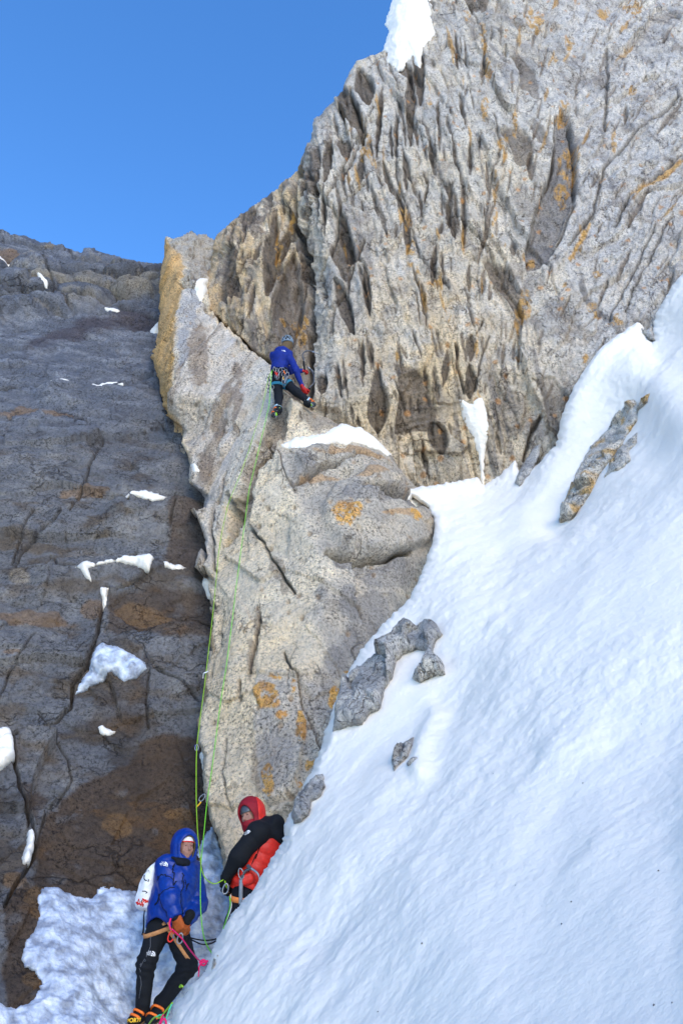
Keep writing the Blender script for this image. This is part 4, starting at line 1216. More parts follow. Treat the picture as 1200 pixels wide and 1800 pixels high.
# crumbs of rock scattered on the snow
def grit():
    rs = np.random.RandomState(3)
    f = on_mass('snow_slope')
    V, Q = [], []
    n = 0
    for _ in range(14):
        x, y = rs.uniform(560, 1190), rs.uniform(1000, 1790)
        if y < 1500 - 0.8 * (x - 560) + 60:
            continue
        p = f(np.array([x]), np.array([y]))[0] - np.array([0, 0.004, 0])
        r = rs.uniform(0.0015, 0.0045) * (1 + p[1] / 8)
        q = [p + r * np.array(k) * rs.uniform(.6, 1.3, 3) for k in ((1, 0, 0), (0, 1, 0), (-1, 0, 0), (0, -1, 0), (.3, .2, 1), (-.2, -.3, 1), (.2, .2, -1), (-.3, .2, -1))]
        V += q
        Q += [(n, n + 1, n + 4, n + 3), (n + 1, n + 2, n + 5, n + 4), (n + 3, n + 4, n + 5, n + 2), (n, n + 3, n + 6, n + 1), (n + 2, n + 1, n + 6, n + 3)]
        n += 8
    me = fast_mesh('rock_grit', np.array(V), np.array(Q), np.tile((0.2, 0.18, 0.16), (len(V), 1)), M_NEAR, smooth=False)
    tag(link('rock_grit', me), kind='stuff')


grit()

# ================================================================ distance-field modelling for people and gear
def V3(*a):
    return np.array(a, float)


def unit(v):
    v = np.asarray(v, float)
    return v / (np.linalg.norm(v) + 1e-12)


def cap(P, a, b, ra, rb):
    ab = b - a
    t = np.clip(((P - a) @ ab) / (ab @ ab + 1e-12), 0, 1)
    return np.linalg.norm(P - a - t[:, None] * ab, axis=1) - (ra + (rb - ra) * t)


def ell(P, c, r, axes=None):
    q = P - c
    if axes is not None:
        q = q @ np.asarray(axes).T
    r = np.asarray(r, float)
    k0 = np.linalg.norm(q / r, axis=1)
    k1 = np.linalg.norm(q / (r * r), axis=1) + 1e-9
    return k0 * (k0 - 1) / k1


def rbox(P, c, h, axes, rad):
    q = np.abs((P - c) @ np.asarray(axes).T) - (np.asarray(h) - rad)
    return np.linalg.norm(np.maximum(q, 0), axis=1) + np.minimum(q.max(1), 0) - rad


def torus(P, c, n, R, r, sq=(1, 1), ax=None):
    q = P - c
    h = q @ n
    if ax is None:
        pl = q - h[:, None] * n
        return np.sqrt((np.linalg.norm(pl, axis=1) - R) ** 2 + h * h) - r
    u, v = ax
    a = q @ u / sq[0]
    b = q @ v / sq[1]
    return np.sqrt((np.hypot(a, b) - R) ** 2 + h * h) - r


def smin(a, b, k):
    h = np.clip(0.5 + 0.5 * (b - a) / k, 0, 1)
    return b + (a - b) * h - k * h * (1 - h)


def smax(a, b, k):
    return -smin(-a, -b, k)


def chain(P, pts, rad, k=0.03):
    d = None
    for i in range(len(pts) - 1):
        e = cap(P, pts[i], pts[i + 1], rad[i], rad[i + 1])
        d = e if d is None else smin(d, e, k)
    return d


def nets(f, lo, hi, h):
    """surface nets over a sparse block grid"""
    lo = np.asarray(lo, float)
    n = np.ceil((np.asarray(hi) - lo) / h).astype(int) + 1
    B = 8
    nb = (n + B - 1) // B
    val = np.full(nb * B, 1.0, np.float32)
    g = np.stack(np.meshgrid(*[np.arange(k) for k in nb], indexing='ij'), -1).reshape(-1, 3)
    cen = lo + (g * B + B / 2 - 0.5) * h
    dc = f(cen)
    loc = np.stack(np.meshgrid(*[np.arange(B)] * 3, indexing='ij'), -1).reshape(-1, 3)
    act = np.abs(dc) < B * h * 1.15
    for gi, dd in zip(g[~act], dc[~act]):
        s = gi * B
        val[s[0]:s[0] + B, s[1]:s[1] + B, s[2]:s[2] + B] = 1.0 if dd > 0 else -1.0
    ga = g[act]
    for c0 in range(0, len(ga), 400):
        gg = ga[c0:c0 + 400]
        pts = (gg[:, None, :] * B + loc[None]).reshape(-1, 3) * h + lo
        dv = f(pts).reshape(len(gg), B, B, B)
        for q, gi in enumerate(gg):
            s = gi * B
            val[s[0]:s[0] + B, s[1]:s[1] + B, s[2]:s[2] + B] = dv[q]
    sgn = val < 0
    nx, ny, nz = val.shape
    acc = np.zeros((nx - 1, ny - 1, nz - 1, 3), np.float32)
    cnt = np.zeros((nx - 1, ny - 1, nz - 1), np.float32)
    for ax in range(3):
        o = [a for a in range(3) if a != ax]
        for i in (0, 1):
            for j in (0, 1):
                sl0 = [None] * 3
                sl1 = [None] * 3
                sl0[ax] = slice(0, val.shape[ax] - 1)
                sl1[ax] = slice(1, val.shape[ax])
                for q, w_ in zip(o, (i, j)):
                    sl0[q] = sl1[q] = slice(w_, val.shape[q] - 1 + w_)
                a = val[tuple(sl0)]
                b = val[tuple(sl1)]
                m = (a < 0) != (b < 0)
                t = np.where(m, a / np.where(m, a - b, 1), 0)
                acc[..., ax] += np.where(m, t, 0)
                acc[..., o[0]] += np.where(m, i, 0)
                acc[..., o[1]] += np.where(m, j, 0)
                cnt += m
    cells = cnt > 0
    idx = -np.ones(cells.shape, np.int64)
    ii = np.argwhere(cells)
    idx[cells] = np.arange(len(ii))
    V = (ii + acc[cells] / cnt[cells][:, None]) * h + lo
    quads = []
    for ax in range(3):
        o = [(ax + 1) % 3, (ax + 2) % 3]
        sl0 = [slice(1, -1)] * 3
        sl1 = [slice(1, -1)] * 3
        sl0[ax] = slice(0, val.shape[ax] - 1)
        sl1[ax] = slice(1, val.shape[ax])
        for q in o:
            sl0[q] = sl1[q] = slice(1, val.shape[q] - 1)
        a = sgn[tuple(sl0)]
        b = sgn[tuple(sl1)]
        e = np.argwhere(a != b)
        if not len(e):
            continue
        fl = a[a != b]
        base = e.copy()
        base[:, o[0]] += 1
        base[:, o[1]] += 1
        q4 = []
        for (p, r) in ((-1, -1), (0, -1), (0, 0), (-1, 0)):
            c = base.copy()
            c[:, o[0]] += p
            c[:, o[1]] += r
            q4.append(idx[c[:, 0], c[:, 1], c[:, 2]])
        q4 = np.stack(q4, 1)
        q4[~fl] = q4[~fl][:, ::-1]
        quads.append(q4)
    Q = np.concatenate(quads)
    return V, Q[(Q >= 0).all(1)]


def worg(o):
    p = np.zeros(3)
    while o is not None:
        p = p + np.array(o.location)
        o = o.parent
    return p


def sdf_obj(name, f, lo, hi, h, mat, parent, label=None, relax=1):
    V, Q = nets(f, lo, hi, h)
    for _ in range(relax):     # one gentle relaxation, then back on to the surface
        s = np.zeros_like(V)
        c = np.zeros(len(V))
        for a, b in ((0, 1), (1, 2), (2, 3), (3, 0)):
            np.add.at(s, Q[:, a], V[Q[:, b]])
            np.add.at(s, Q[:, b], V[Q[:, a]])
            np.add.at(c, Q[:, a], 1)
            np.add.at(c, Q[:, b], 1)
        V = V * 0.5 + 0.5 * s / np.maximum(c, 1)[:, None]
    org = worg(parent) if parent is not None else V.mean(0)
    me = fast_mesh(name, V - org, Q, None, mat)
    o = bpy.data.objects.new(name, me)
    COL.objects.link(o)
    if parent is not None:
        o.parent = parent
    else:
        o.location = org
    if label:
        o['label'] = label
    return o


def proj(f, p, n=6):
    """nearest point of a field's surface, and the outward normal there"""
    p = np.asarray(p, float).copy()
    e = 0.002
    for _ in range(n):
        q = np.array([p, p + [e, 0, 0], p + [0, e, 0], p + [0, 0, e]])
        d = f(q)
        g = unit((d[1:] - d[0]) / e)
        p = p - g * d[0]
    return p, g


def tube_mesh(pts, r, sides=8, closed=False, smooth_n=4, taper=None):
    pts = np.asarray(pts, float)
    if smooth_n > 1 and len(pts) > 2:
        # Catmull-Rom
        out = []
        n = len(pts)
        rng = range(n if closed else n - 1)
        for i in rng:
            p0 = pts[(i - 1) % n] if closed or i > 0 else pts[i]
            p1 = pts[i]
            p2 = pts[(i + 1) % n]
            p3 = pts[(i + 2) % n] if closed or i + 2 < n else p2
            for k in range(smooth_n):
                t = k / smooth_n
                out.append(0.5 * ((2 * p1) + (-p0 + p2) * t + (2 * p0 - 5 * p1 + 4 * p2 - p3) * t * t + (-p0 + 3 * p1 - 3 * p2 + p3) * t ** 3))
        if not closed:
            out.append(pts[-1])
        pts = np.array(out)
    n = len(pts)
    T = np.roll(pts, -1, 0) - np.roll(pts, 1, 0) if closed else np.gradient(pts, axis=0)
    T /= np.linalg.norm(T, axis=1, keepdims=True) + 1e-12
    up = unit(np.cross(T[0], V3(0.3, 0.9, 0.31)))
    V = []
    for i in range(n):
        u = unit(up - T[i] * (up @ T[i]))
        up = u
        v = np.cross(T[i], u)
        rr = r if taper is None else r * taper(i / max(1, n - 1))
        for k in range(sides):
            a = 2 * math.pi * k / sides
            V.append(pts[i] + rr * (math.cos(a) * u + math.sin(a) * v))
    V = np.array(V)
    Q = []
    for i in range(n if closed else n - 1):
        j = (i + 1) % n
        for k in range(sides):
            k2 = (k + 1) % sides
            Q.append((i * sides + k, i * sides + k2, j * sides + k2, j * sides + k))
    if not closed:
        m = sides // 2
        for base in (0, (n - 1) * sides):
            for k in range(m - 1):
                Q.append((base + k, base + k + 1, base + sides - 2 - k, base + sides - 1 - k) if k + 1 < sides - 2 - k else (base + k, base + k + 1, base + sides - 1 - k, base + sides - 1 - k))
    return V, np.array(Q)


def join(parts):
    V, Q, n = [], [], 0
    for v, q in parts:
        V.append(v)
        Q.append(np.asarray(q) + n)
        n += len(v)
    return np.concatenate(V), np.concatenate(Q)


def mobj(name, vq, mat, parent=None, label=None):
    V, Q = vq
    Q = np.asarray(Q)
    Q = np.array([q for q in Q if len(set(q)) == 4])
    org = worg(parent) if parent is not None else np.asarray(V).mean(0)
    me = fast_mesh(name, np.asarray(V) - org, Q, None, mat)
    o = bpy.data.objects.new(name, me)
    COL.objects.link(o)
    if parent is not None:
        o.parent = parent
    else:
        o.location = org
    if label:
        o['label'] = label
    return o


def empty(name, loc):
    o = bpy.data.objects.new(name, None)
    COL.objects.link(o)
    o.location = loc
    o.empty_display_size = 0.1
    bpy.context.view_layer.update()
    return o


def text_mesh(txt, size, bold=0.0):
    cu = bpy.data.curves.new('t', 'FONT')
    cu.body = txt
    cu.size = size
    cu.align_x = 'CENTER'
    cu.align_y = 'CENTER'
    cu.offset = bold
    cu.resolution_u = 2
    o = bpy.data.objects.new('t', cu)
    COL.objects.link(o)
    dg = bpy.context.evaluated_depsgraph_get()
    me = bpy.data.meshes.new_from_object(o.evaluated_get(dg))
    V = np.array([v.co[:] for v in me.vertices])
    Fc = [tuple(p.vertices) for p in me.polygons]
    bpy.data.objects.remove(o)
    bpy.data.curves.remove(cu)
    bpy.data.meshes.remove(me)
    return V, Fc


def decal(name, shapes, f, centre, up, size_off, mat, parent, toward):
    """flat marks (2-D verts + faces) laid on a field's surface"""
    p0, n = proj(f, centre)
    if n @ unit(toward) < 0:
        n = -n
    up = unit(up - n * (up @ n))
    rt = np.cross(up, n)
    Vs, Fs, k = [], [], 0
    for (V2, F2) in shapes:
        for v in V2:
            q = p0 + rt * v[0] + up * v[1] + n * 0.004
            a, g = proj(f, q, 3)
            Vs.append(a + g * size_off)
        Fs += [tuple(i + k for i in ff) for ff in F2]
        k += len(V2)
    me = bpy.data.meshes.new(name)
    org = worg(parent)
    me.from_pydata([tuple(np.array(v) - org) for v in Vs], [], Fs)
    me.materials.append(mat)
    o = bpy.data.objects.new(name, me)
    COL.objects.link(o)
    o.parent = parent
    return o


def emblem_shapes(s):
    """small white outdoor-wear emblem: three lines of words beside a quarter dome of three bands"""
    out = []
    for (t, y) in (('THE', .30), ('NORTH', .0), ('FACE', -.30)):
        V, Fc = text_mesh(t, 0.36 * s, 0.004 * s)
        V = V + V3(-0.42 * s, y * s, 0)
        out.append((V, Fc))
    for (r0, r1) in ((0.0, 0.34), (0.44, 0.66), (0.76, 1.0)):
        a = np.linspace(math.pi / 2 - 0.05, 0, 9) if True else None
        V, Fc = [], []
        for t in a:
            V.append((0.05 * s + 0.95 * s * r0 * math.cos(t), -0.45 * s + 0.95 * s * r0 * math.sin(t), 0))
            V.append((0.05 * s + 0.95 * s * r1 * math.cos(t), -0.45 * s + 0.95 * s * r1 * math.sin(t), 0))
        for i in range(8):
            Fc.append((2 * i, 2 * i + 1, 2 * i + 3, 2 * i + 2) if r0 > 0 else (2 * i, 2 * i + 1, 2 * i + 3))
        out.append((np.array(V), Fc))
    return out


# materials of clothing and gear
M_SKIN = plain('skin', (0.30, 0.15, 0.11), 0.6)
M_BLUE = plain('blue_down_nylon', (0.0005, 0.026, 0.21), 0.42, bump=0.25, bscale=30)
M_BLUE2 = plain('blue_shell_fabric', (0.0008, 0.014, 0.17), 0.75, bump=0.3, bscale=26)
M_BLACK = plain('black_fabric', (0.003, 0.004, 0.0065), 0.85, bump=0.3, bscale=26)
M_NAVY = plain('dark_navy_fabric', (0.0025, 0.004, 0.009), 0.85, bump=0.4, bscale=22)
M_ORANGE = plain('orange_red_nylon', (0.60, 0.024, 0.014), 0.45, bump=0.25, bscale=30)
M_DKRED = plain('dark_red_fabric', (0.22, 0.004, 0.012), 0.7, bump=0.3, bscale=30)
M_OLIVE = plain('olive_fabric', (0.10, 0.08, 0.035), 0.8)
M_BROWNF = plain('brown_fabric', (0.10, 0.065, 0.03), 0.8)
M_WHITE = plain('white_fabric', (0.74, 0.73, 0.74), 0.6, bump=0.3, bscale=18)
M_WEB = plain('tan_webbing', (0.45, 0.20, 0.075), 0.7)
M_OWEB = plain('orange_webbing', (0.75, 0.22, 0.05), 0.7)
M_GLOVE = plain('orange_leather', (0.36, 0.075, 0.012), 0.7, bump=0.3, bscale=60)
M_RGLOVE = plain('red_glove', (0.40, 0.012, 0.010), 0.6)
M_METAL = plain('brushed_metal', (0.26, 0.27, 0.30), 0.4, 0.7)
M_DMETAL = plain('dark_metal', (0.08, 0.085, 0.095), 0.4, 0.6)
M_GRIP = plain('grey_grip_rubber', (0.22, 0.24, 0.27), 0.6)
M_GREEN = plain('green_rope_sheath', (0.17, 0.56, 0.03), 0.6, bscale=200)
M_GREEN2 = plain('yellow_green_rope_sheath', (0.27, 0.48, 0.02), 0.6, bscale=200)
M_TEAL = plain('teal_green_cord', (0.06, 0.55, 0.30), 0.6, bscale=200)
M_PINK = plain('pink_cord', (0.72, 0.01, 0.12), 0.6, bscale=200)
M_REDT = plain('red_trim', (0.65, 0.03, 0.02), 0.6)
M_LIME = plain('lime_rubber', (0.22, 0.48, 0.02), 0.6)
M_ORP = plain('orange_plastic', (0.80, 0.16, 0.02), 0.5)
M_HELM = plain('grey_blue_helmet', (0.16, 0.21, 0.27), 0.5)
M_YEL = plain('yellow_print', (0.75, 0.42, 0.02), 0.6)
M_RUBBER = plain('brown_rubber', (0.16, 0.085, 0.04), 0.7)
M_EYE = plain('dark_eye', (0.03, 0.02, 0.02), 0.4)
M_TEALF = plain('teal_webbing', (0.02, 0.16, 0.26), 0.7)


def frame(fwd, up=(0, 0, 1)):
    f = unit(fwd)
    r = unit(np.cross(f, up))
    u = np.cross(r, f)
    return f, r, u


def head_field(P, H, f, r, u, s=1.0):
    ax = np.array([r, f, u])
    d = ell(P, H + u * 0.015 * s - f * 0.008 * s, np.array([0.077, 0.097, 0.108]) * s, ax)
    jaw = ell(P, H - u * 0.055 * s + f * 0.028 * s, np.array([0.056, 0.066, 0.066]) * s, ax)
    d = smin(d, jaw, 0.035 * s)
    chin = ell(P, H - u * 0.102 * s + f * 0.068 * s, np.array([0.022, 0.02, 0.018]) * s, ax)
    d = smin(d, chin, 0.02 * s)
    for e in (-1, 1):
        sock = ell(P, H + r * 0.031 * e * s + f * 0.094 * s + u * 0.004 * s, np.array([0.020, 0.016, 0.012]) * s, ax)
        d = smax(d, -sock, 0.010 * s)
        eye = ell(P, H + r * 0.031 * e * s + f * 0.072 * s + u * 0.003 * s, np.array([0.014, 0.014, 0.013]) * s, ax)
        d = smin(d, eye, 0.003 * s)
        brow = cap(P, H + r * 0.014 * e * s + f * 0.091 * s + u * 0.024 * s, H + r * 0.048 * e * s + f * 0.076 * s + u * 0.026 * s, 0.008 * s, 0.006 * s)
        d = smin(d, brow, 0.012 * s)
        cheek = ell(P, H + r * 0.040 * e * s + f * 0.066 * s - u * 0.030 * s, np.array([0.02, 0.02, 0.022]) * s, ax)
        d = smin(d, cheek, 0.02 * s)
        ear = ell(P, H + r * 0.078 * e * s - f * 0.006 * s - u * 0.008 * s, np.array([0.008, 0.018, 0.03]) * s, ax)
        d = smin(d, ear, 0.008 * s)
    nose = cap(P, H + f * 0.088 * s + u * 0.016 * s, H + f * 0.112 * s - u * 0.030 * s, 0.008 * s, 0.0135 * s)
    d = smin(d, nose, 0.010 * s)
    lipu = cap(P, H - r * 0.02 * s + f * 0.089 * s - u * 0.058 * s, H + r * 0.02 * s + f * 0.089 * s - u * 0.058 * s, 0.006 * s, 0.006 * s)
    lipl = cap(P, H - r * 0.016 * s + f * 0.087 * s - u * 0.071 * s, H + r * 0.016 * s + f * 0.087 * s - u * 0.071 * s, 0.007 * s, 0.007 * s)
    d = smin(smin(d, lipu, 0.006 * s), lipl, 0.006 * s)
    gap = cap(P, H - r * 0.024 * s + f * 0.099 * s - u * 0.0645 * s, H + r * 0.024 * s + f * 0.099 * s - u * 0.0645 * s, 0.003, 0.003)
    return smax(d, -gap, 0.004 * s)


def hand_fingers(wrist, d, pn, side, curl=1.0, s=1.0):
    """palm centre line and five finger chains; d palm direction, pn palm normal (the side the fingers close to), side = +1/-1 for the thumb"""
    d = unit(d)
    pn = unit(pn - d * (pn @ d))
    w_ = np.cross(d, pn) * side
    out = []
    for k, (off, ln) in enumerate(((0.030, 0.076), (0.010, 0.085), (-0.010, 0.079), (-0.029, 0.062))):
        b = wrist + d * 0.088 * s + w_ * off * s
        pts = [b - d * 0.03 * s]
        ang = 0.0
        p = b
        pts.append(p)
        for seg, da in zip((0.42, 0.32, 0.26), (0.55, 0.75, 0.6)):
            ang += da * curl
            p = p + (d * math.cos(ang) + pn * math.sin(ang)) * ln * seg * s
            pts.append(p)
        out.append((pts, [0.0105 * s] * 2 + [0.0098 * s, 0.009 * s, 0.0078 * s]))
    b = wrist + d * 0.03 * s + w_ * 0.028 * s
    t1 = b + (w_ * 0.8 + d * 0.5 + pn * 0.4) * 0.035 * s
    t2 = t1 + (w_ * 0.25 + d * 0.75 + pn * 0.6) * 0.034 * s
    t3 = t2 + (d * 0.8 - w_ * 0.2 + pn * 0.6) * 0.026 * s
    out.append(([b, t1, t2, t3], [0.014 * s, 0.0125 * s, 0.0115 * s, 0.0095 * s]))
    return out, d, pn, w_


def hand_field(P, wrist, d, pn, side, curl=1.0, s=1.0, grow=0.0):
    fg, d, pn, w_ = hand_fingers(wrist, d, pn, side, curl, s)
    palm = rbox(P, wrist + d * 0.052 * s, np.array([0.043, 0.050, 0.015]) * s + grow, np.array([w_, d, pn]), 0.013 * s + grow)
    r = palm
    for pts, rad in fg:
        r = smin(r, chain(P, pts, [x + grow for x in rad], 0.004), 0.006)
    return r


def bounds(pts, m):
    pts = np.array(pts)
    return pts.min(0) - m, pts.max(0) + m

# ================================================================ THE PEOPLE
CAM = V3(0, 0, CAMZ)


def off(p, m):
    """point p moved m metres straight back (+) or forward (-)"""
    return p + V3(0, m, 0)


def limb_body(P, J, grow=0.0):
    """the continuous body under the clothes"""
    d = chain(P, [J['pelvis'], J['belly'], J['chest']], [0.125 + grow, 0.115 + grow, 0.135 + grow], 0.06)
    d = smin(d, cap(P, J['sl'], J['sr'], 0.06 + grow, 0.06 + grow), 0.06)
    d = smin(d, cap(P, J['chest'], J['neck'], 0.07, 0.055), 0.04)
    d = smin(d, cap(P, J['neck'], J['head'], 0.055, 0.052), 0.02)
    for s in 'lr':
        d = smin(d, chain(P, [J['s' + s], J['e' + s], J['w' + s]], [0.052 + grow, 0.041 + grow, 0.028 + grow], 0.02), 0.03)
        d = smin(d, chain(P, [J['h' + s], J['k' + s], J['a' + s]], [0.085 + grow, 0.055 + grow, 0.040 + grow], 0.03), 0.04)
        d = smin(d, cap(P, J['a' + s] - V3(0, 0, 0.03), J['t' + s], 0.040, 0.032), 0.03)
    return d


def make_body(root, J, hf, hands, label=None):
    f, r, u = hf

    def fld(P):
        d = limb_body(P, J)
        d = smin(d, head_field(P, J['head'], f, r, u), 0.015)
        for (w_, dd, pn, sd, cu) in hands:
            d = smin(d, hand_field(P, w_, dd, pn, sd, cu), 0.012)
        return d
    lo, hi = bounds(list(J.values()), 0.2)
    o = sdf_obj('body', fld, lo, hi, 0.0085, M_SKIN, root)
    # eyes
    for e in (-1, 1):
        pass
    return o, fld


def puff(t, L):
    """quilted baffles: rounded tubes with tight seams"""
    x = (t / L) % 1.0
    return np.sqrt(np.maximum(0, 1 - (2 * x - 1) ** 2 * 0.93)) - 0.72


def creases(P, amp, sc, seed):
    return amp * fbm(P * sc, 3, seed, 0.55)


# ------------------------------------------------ the belayer in the blue down jacket
YB = 7.42
J = dict(pelvis=at(293, 1620, YB), belly=at(300, 1590, YB), chest=at(312, 1545, YB), neck=at(321, 1512, YB), head=at(325.5, 1489, YB - 0.02),
         sr=off(at(295, 1524, YB), -0.08), sl=off(at(334, 1532, YB), 0.10), er=off(at(307, 1580, YB), -0.20), wr=off(at(318, 1611, YB), -0.24), el=off(at(346, 1588, YB), 0.02), wl=off(at(334, 1618, YB), -0.19),
         hr=off(at(281, 1632, YB), -0.03), kr=off(at(261, 1693, YB), -0.10), ar=off(at(252, 1772, YB), -0.02), tr=off(at(237, 1791, YB), -0.10),
         hl=off(at(309, 1636, YB), 0.03), kl=off(at(333, 1698, YB), -0.06), al=off(at(281, 1768, YB), 0.02), tl=off(at(268, 1789, YB), -0.12))
Bf, Br, Bu = frame((0.62, -0.78, 0.0))
Hf, Hr, Hu = frame((0.56, -0.82, 0.08), (0.06, 0, 1))
rootB = empty('person', (J['ar'][0], J['ar'][1], J['ar'][2] - 0.08))
tag(rootB, 'belayer in shiny blue down jacket with hood up, black trousers and orange gloves', 'person')
JB = J
hdB = [(J['wr'], at(326, 1632, YB) - at(318, 1611, YB), V3(0.5, 0.6, -0.4), -1, 1.25), (J['wl'], at(326, 1640, YB) - at(337, 1620, YB), V3(-0.5, 0.7, -0.2), 1, 1.2)]
make_body(rootB, J, (Hf, Hr, Hu), hdB)


def jacketB(P):
    J = JB
    tor = chain(P, [J['pelvis'] + V3(0.015, 0, -0.02), J['belly'] + Bf * 0.02, J['chest'], J['chest'] + V3(0.02, 0, 0.10)], [0.205, 0.200, 0.195, 0.13], 0.08)
    tor = smin(tor, cap(P, J['sl'], J['sr'], 0.095, 0.095), 0.08)
    z = P[:, 2] - J['pelvis'][2] + 0.10 * ((P - J['chest']) @ Br)
    tor = tor - 0.009 * puff(z + 0.03 * noise3(P * 3, 5), 0.17)
    # hem cut, higher over the near thigh
    hem = J['pelvis'][2] - 0.055 + 0.10 * np.exp(-(((P - J['hr']) @ V3(1, 0, 0) + 0.0) / 0.11) ** 2) * ((P - J['pelvis']) @ Bf > -0.08)
    tor = smax(tor, hem - P[:, 2], 0.025)
    d = tor
    for a, b, c, sd in (('sr', 'er', 'wr', 1), ('sl', 'el', 'wl', 2)):
        arm = chain(P, [J[a], J[b], J[c]], [0.108, 0.092, 0.062], 0.05)
        t1 = (P - J[a]) @ unit(J[b] - J[a])
        t2 = (P - J[b]) @ unit(J[c] - J[b])
        L1 = np.linalg.norm(J[b] - J[a])
        t = np.where(t1 < L1, t1, L1 + t2)
        arm = arm - 0.012 * puff(t + 0.025 * noise3(P * 4, 6), 0.135)
        cut = (P - (J[c] + unit(J[c] - J[b]) * 0.0)) @ unit(J[c] - J[b])
        arm = smax(arm, cut, 0.012)
        d = smin(d, arm, 0.016)
    col = cap(P, J['chest'] + V3(0.01, 0, 0.10), J['neck'] + V3(0.015, -0.02, 0.0), 0.12, 0.095)
    d = smin(d, col, 0.03)
    fold = fbm(np.stack([P[:, 0] * 9, P[:, 1] * 9, P[:, 2] * 16 + P[:, 0] * 12], -1), 3, 45, 0.5, True)
    return d - creases(P, 0.010, 6, 41) - 0.007 * fold


lo, hi = bounds([JB[k] for k in ('pelvis', 'chest', 'sr', 'sl', 'er', 'wr', 'el', 'wl', 'neck')], 0.26)
jkB = sdf_obj('jacket', jacketB, lo, hi, 0.009, M_BLUE, rootB)


def hood_field(P, H, f, r, u, out=0.0, hole=0.082, depth=0.0, tilt=0.0, peak=0.0):
    ax = np.array([r, f, u])
    o = ell(P, H - f * 0.022 + u * 0.018, np.array([0.122, 0.138, 0.150]) + out, ax)
    o = smin(o, ell(P, H - u * 0.11 - f * 0.02, np.array([0.115, 0.115, 0.08]) + out, ax), 0.05)
    if peak:
        o = smin(o, ell(P, H + f * 0.09 + u * 0.12, np.array([0.075, 0.06, 0.028]) + out, ax), 0.03)
    q = P - (H + f * 0.10 - u * 0.012)
    a = q @ r
    b = q @ u
    hl = (np.hypot(a, b * 0.74) - hole)
    hl = np.maximum(hl, -(q @ f) - 0.10)
    o = smax(o, -hl, 0.02)
    return o


def hoodB(P):
    d = hood_field(P, JB['head'], Hf, Hr, Hu, 0.012, 0.084)
    zz = (P - JB['head']) @ Hf
    return d - 0.008 * puff(zz + 0.02, 0.075) - creases(P, 0.004, 14, 47)


hoB = sdf_obj('hood', hoodB, JB['head'] - 0.26, JB['head'] + 0.26, 0.007, M_BLUE, rootB)
sdf_obj('hood_lining', lambda P: hood_field(P, JB['head'] + Hf * 0.002, Hf, Hr, Hu, -0.008, 0.074), JB['head'] - 0.22, JB['head'] + 0.22, 0.007, M_OLIVE, rootB, 'olive inner hood showing round the face')


def beanie(P, H, f, r, u):
    ax = np.array([r, f, u])
    d = ell(P, H + u * 0.016 - f * 0.008, (0.085, 0.106, 0.116), ax)
    return np.maximum(d, -((P - H) @ (u * 0.98 - f * 0.1)) + 0.030)


bn = sdf_obj('headband', lambda P: beanie(P, JB['head'], Hf, Hr, Hu), JB['head'] - 0.16, JB['head'] + 0.2, 0.006, M_WHITE, rootB)
ring = []
for k in range(40):
    a = 2 * math.pi * k / 40
    ring.append(JB['head'] + Hf * (-0.008 + 0.103 * math.cos(a)) + Hr * 0.083 * math.sin(a) + Hu * (0.032 + 0.1 * 0.10 * math.cos(a)))
mobj('trim', tube_mesh(ring, 0.006, 6, True, 1), M_REDT, bn)
# chin strap of the band
mobj('chin_strap', tube_mesh([JB['head'] + Hr * 0.078 + Hf * 0.03 - Hu * 0.03, JB['head'] + Hr * 0.066 + Hf * 0.05 - Hu * 0.10, JB['head'] + Hr * 0.03 + Hf * 0.062 - Hu * 0.125], 0.008, 6), M_REDT, rootB)
# dark flap of the collar standing out under the chin
c0 = JB['head'] + Hf * 0.085 - Hu * 0.155 + Hr * 0.045


def flap(P):
    ax = np.array([Hr, Hf, Hu])
    d = ell(P, c0, (0.075, 0.05, 0.035), ax)
    d = smin(d, cap(P, c0 - Hr * 0.03, c0 + Hr * 0.12 + Hu * 0.04, 0.035, 0.010), 0.03)
    return d - creases(P, 0.005, 16, 3)


sdf_obj('collar', flap, c0 - 0.2, c0 + 0.2, 0.007, M_NAVY, rootB, 'dark collar standing open under the chin')
for e in (-1, 1):
    p = JB['head'] + Hr * 0.031 * e + Hf * 0.0845 + Hu * 0.003
    sdf_obj('eye', lambda P, p=p: ell(P, p, (0.009, 0.004, 0.005), np.array([Hr, Hf, Hu])), p - 0.02, p + 0.02, 0.003, M_EYE, rootB, relax=0)
# centre zip and pocket zips laid on the jacket


def on_field_line(f, pts, lift, r, n=10):
    out = []
    pts = np.array(pts)
    for i in range(len(pts) - 1):
        for k in range(n):
            q, g = proj(f, pts[i] + (pts[i + 1] - pts[i]) * k / n, 4)
            out.append(q + g * lift)
    q, g = proj(f, pts[-1], 4)
    out.append(q + g * lift)
    return tube_mesh(out, r, 5, False, 1)


nearB = V3(0, -0.25, 0)
mobj('zip', on_field_line(jacketB, [at(334, 1530, YB) + nearB, at(334, 1560, YB) + nearB, at(332, 1590, YB) + nearB, at(332, 1606, YB) + nearB], 0.0, 0.005), M_BLACK, jkB)
mobj('pocket_zip', on_field_line(jacketB, [at(285, 1572, YB) + nearB, at(276, 1588, YB) + nearB], 0.001, 0.007), M_BLACK, jkB)
mobj('pocket_zip', on_field_line(jacketB, [at(313, 1515, YB) + nearB, at(315, 1540, YB) + nearB, at(314, 1556, YB) + nearB, at(320, 1548, YB) + nearB], 0.001, 0.0055), M_BLACK, jkB)
for pts_ in ([(275, 1545), (283, 1540), (295, 1537), (306, 1538), (314, 1545)], [(286, 1574), (296, 1568), (306, 1563), (316, 1560)], [(290, 1576), (297, 1585), (305, 1597), (309, 1606)], [(336, 1545), (343, 1552), (347, 1562)]):
    mobj('seam', on_field_line(jacketB, [at(a, b, YB) + nearB for a, b in pts_], -0.0005, 0.0042), M_NAVY, jkB)
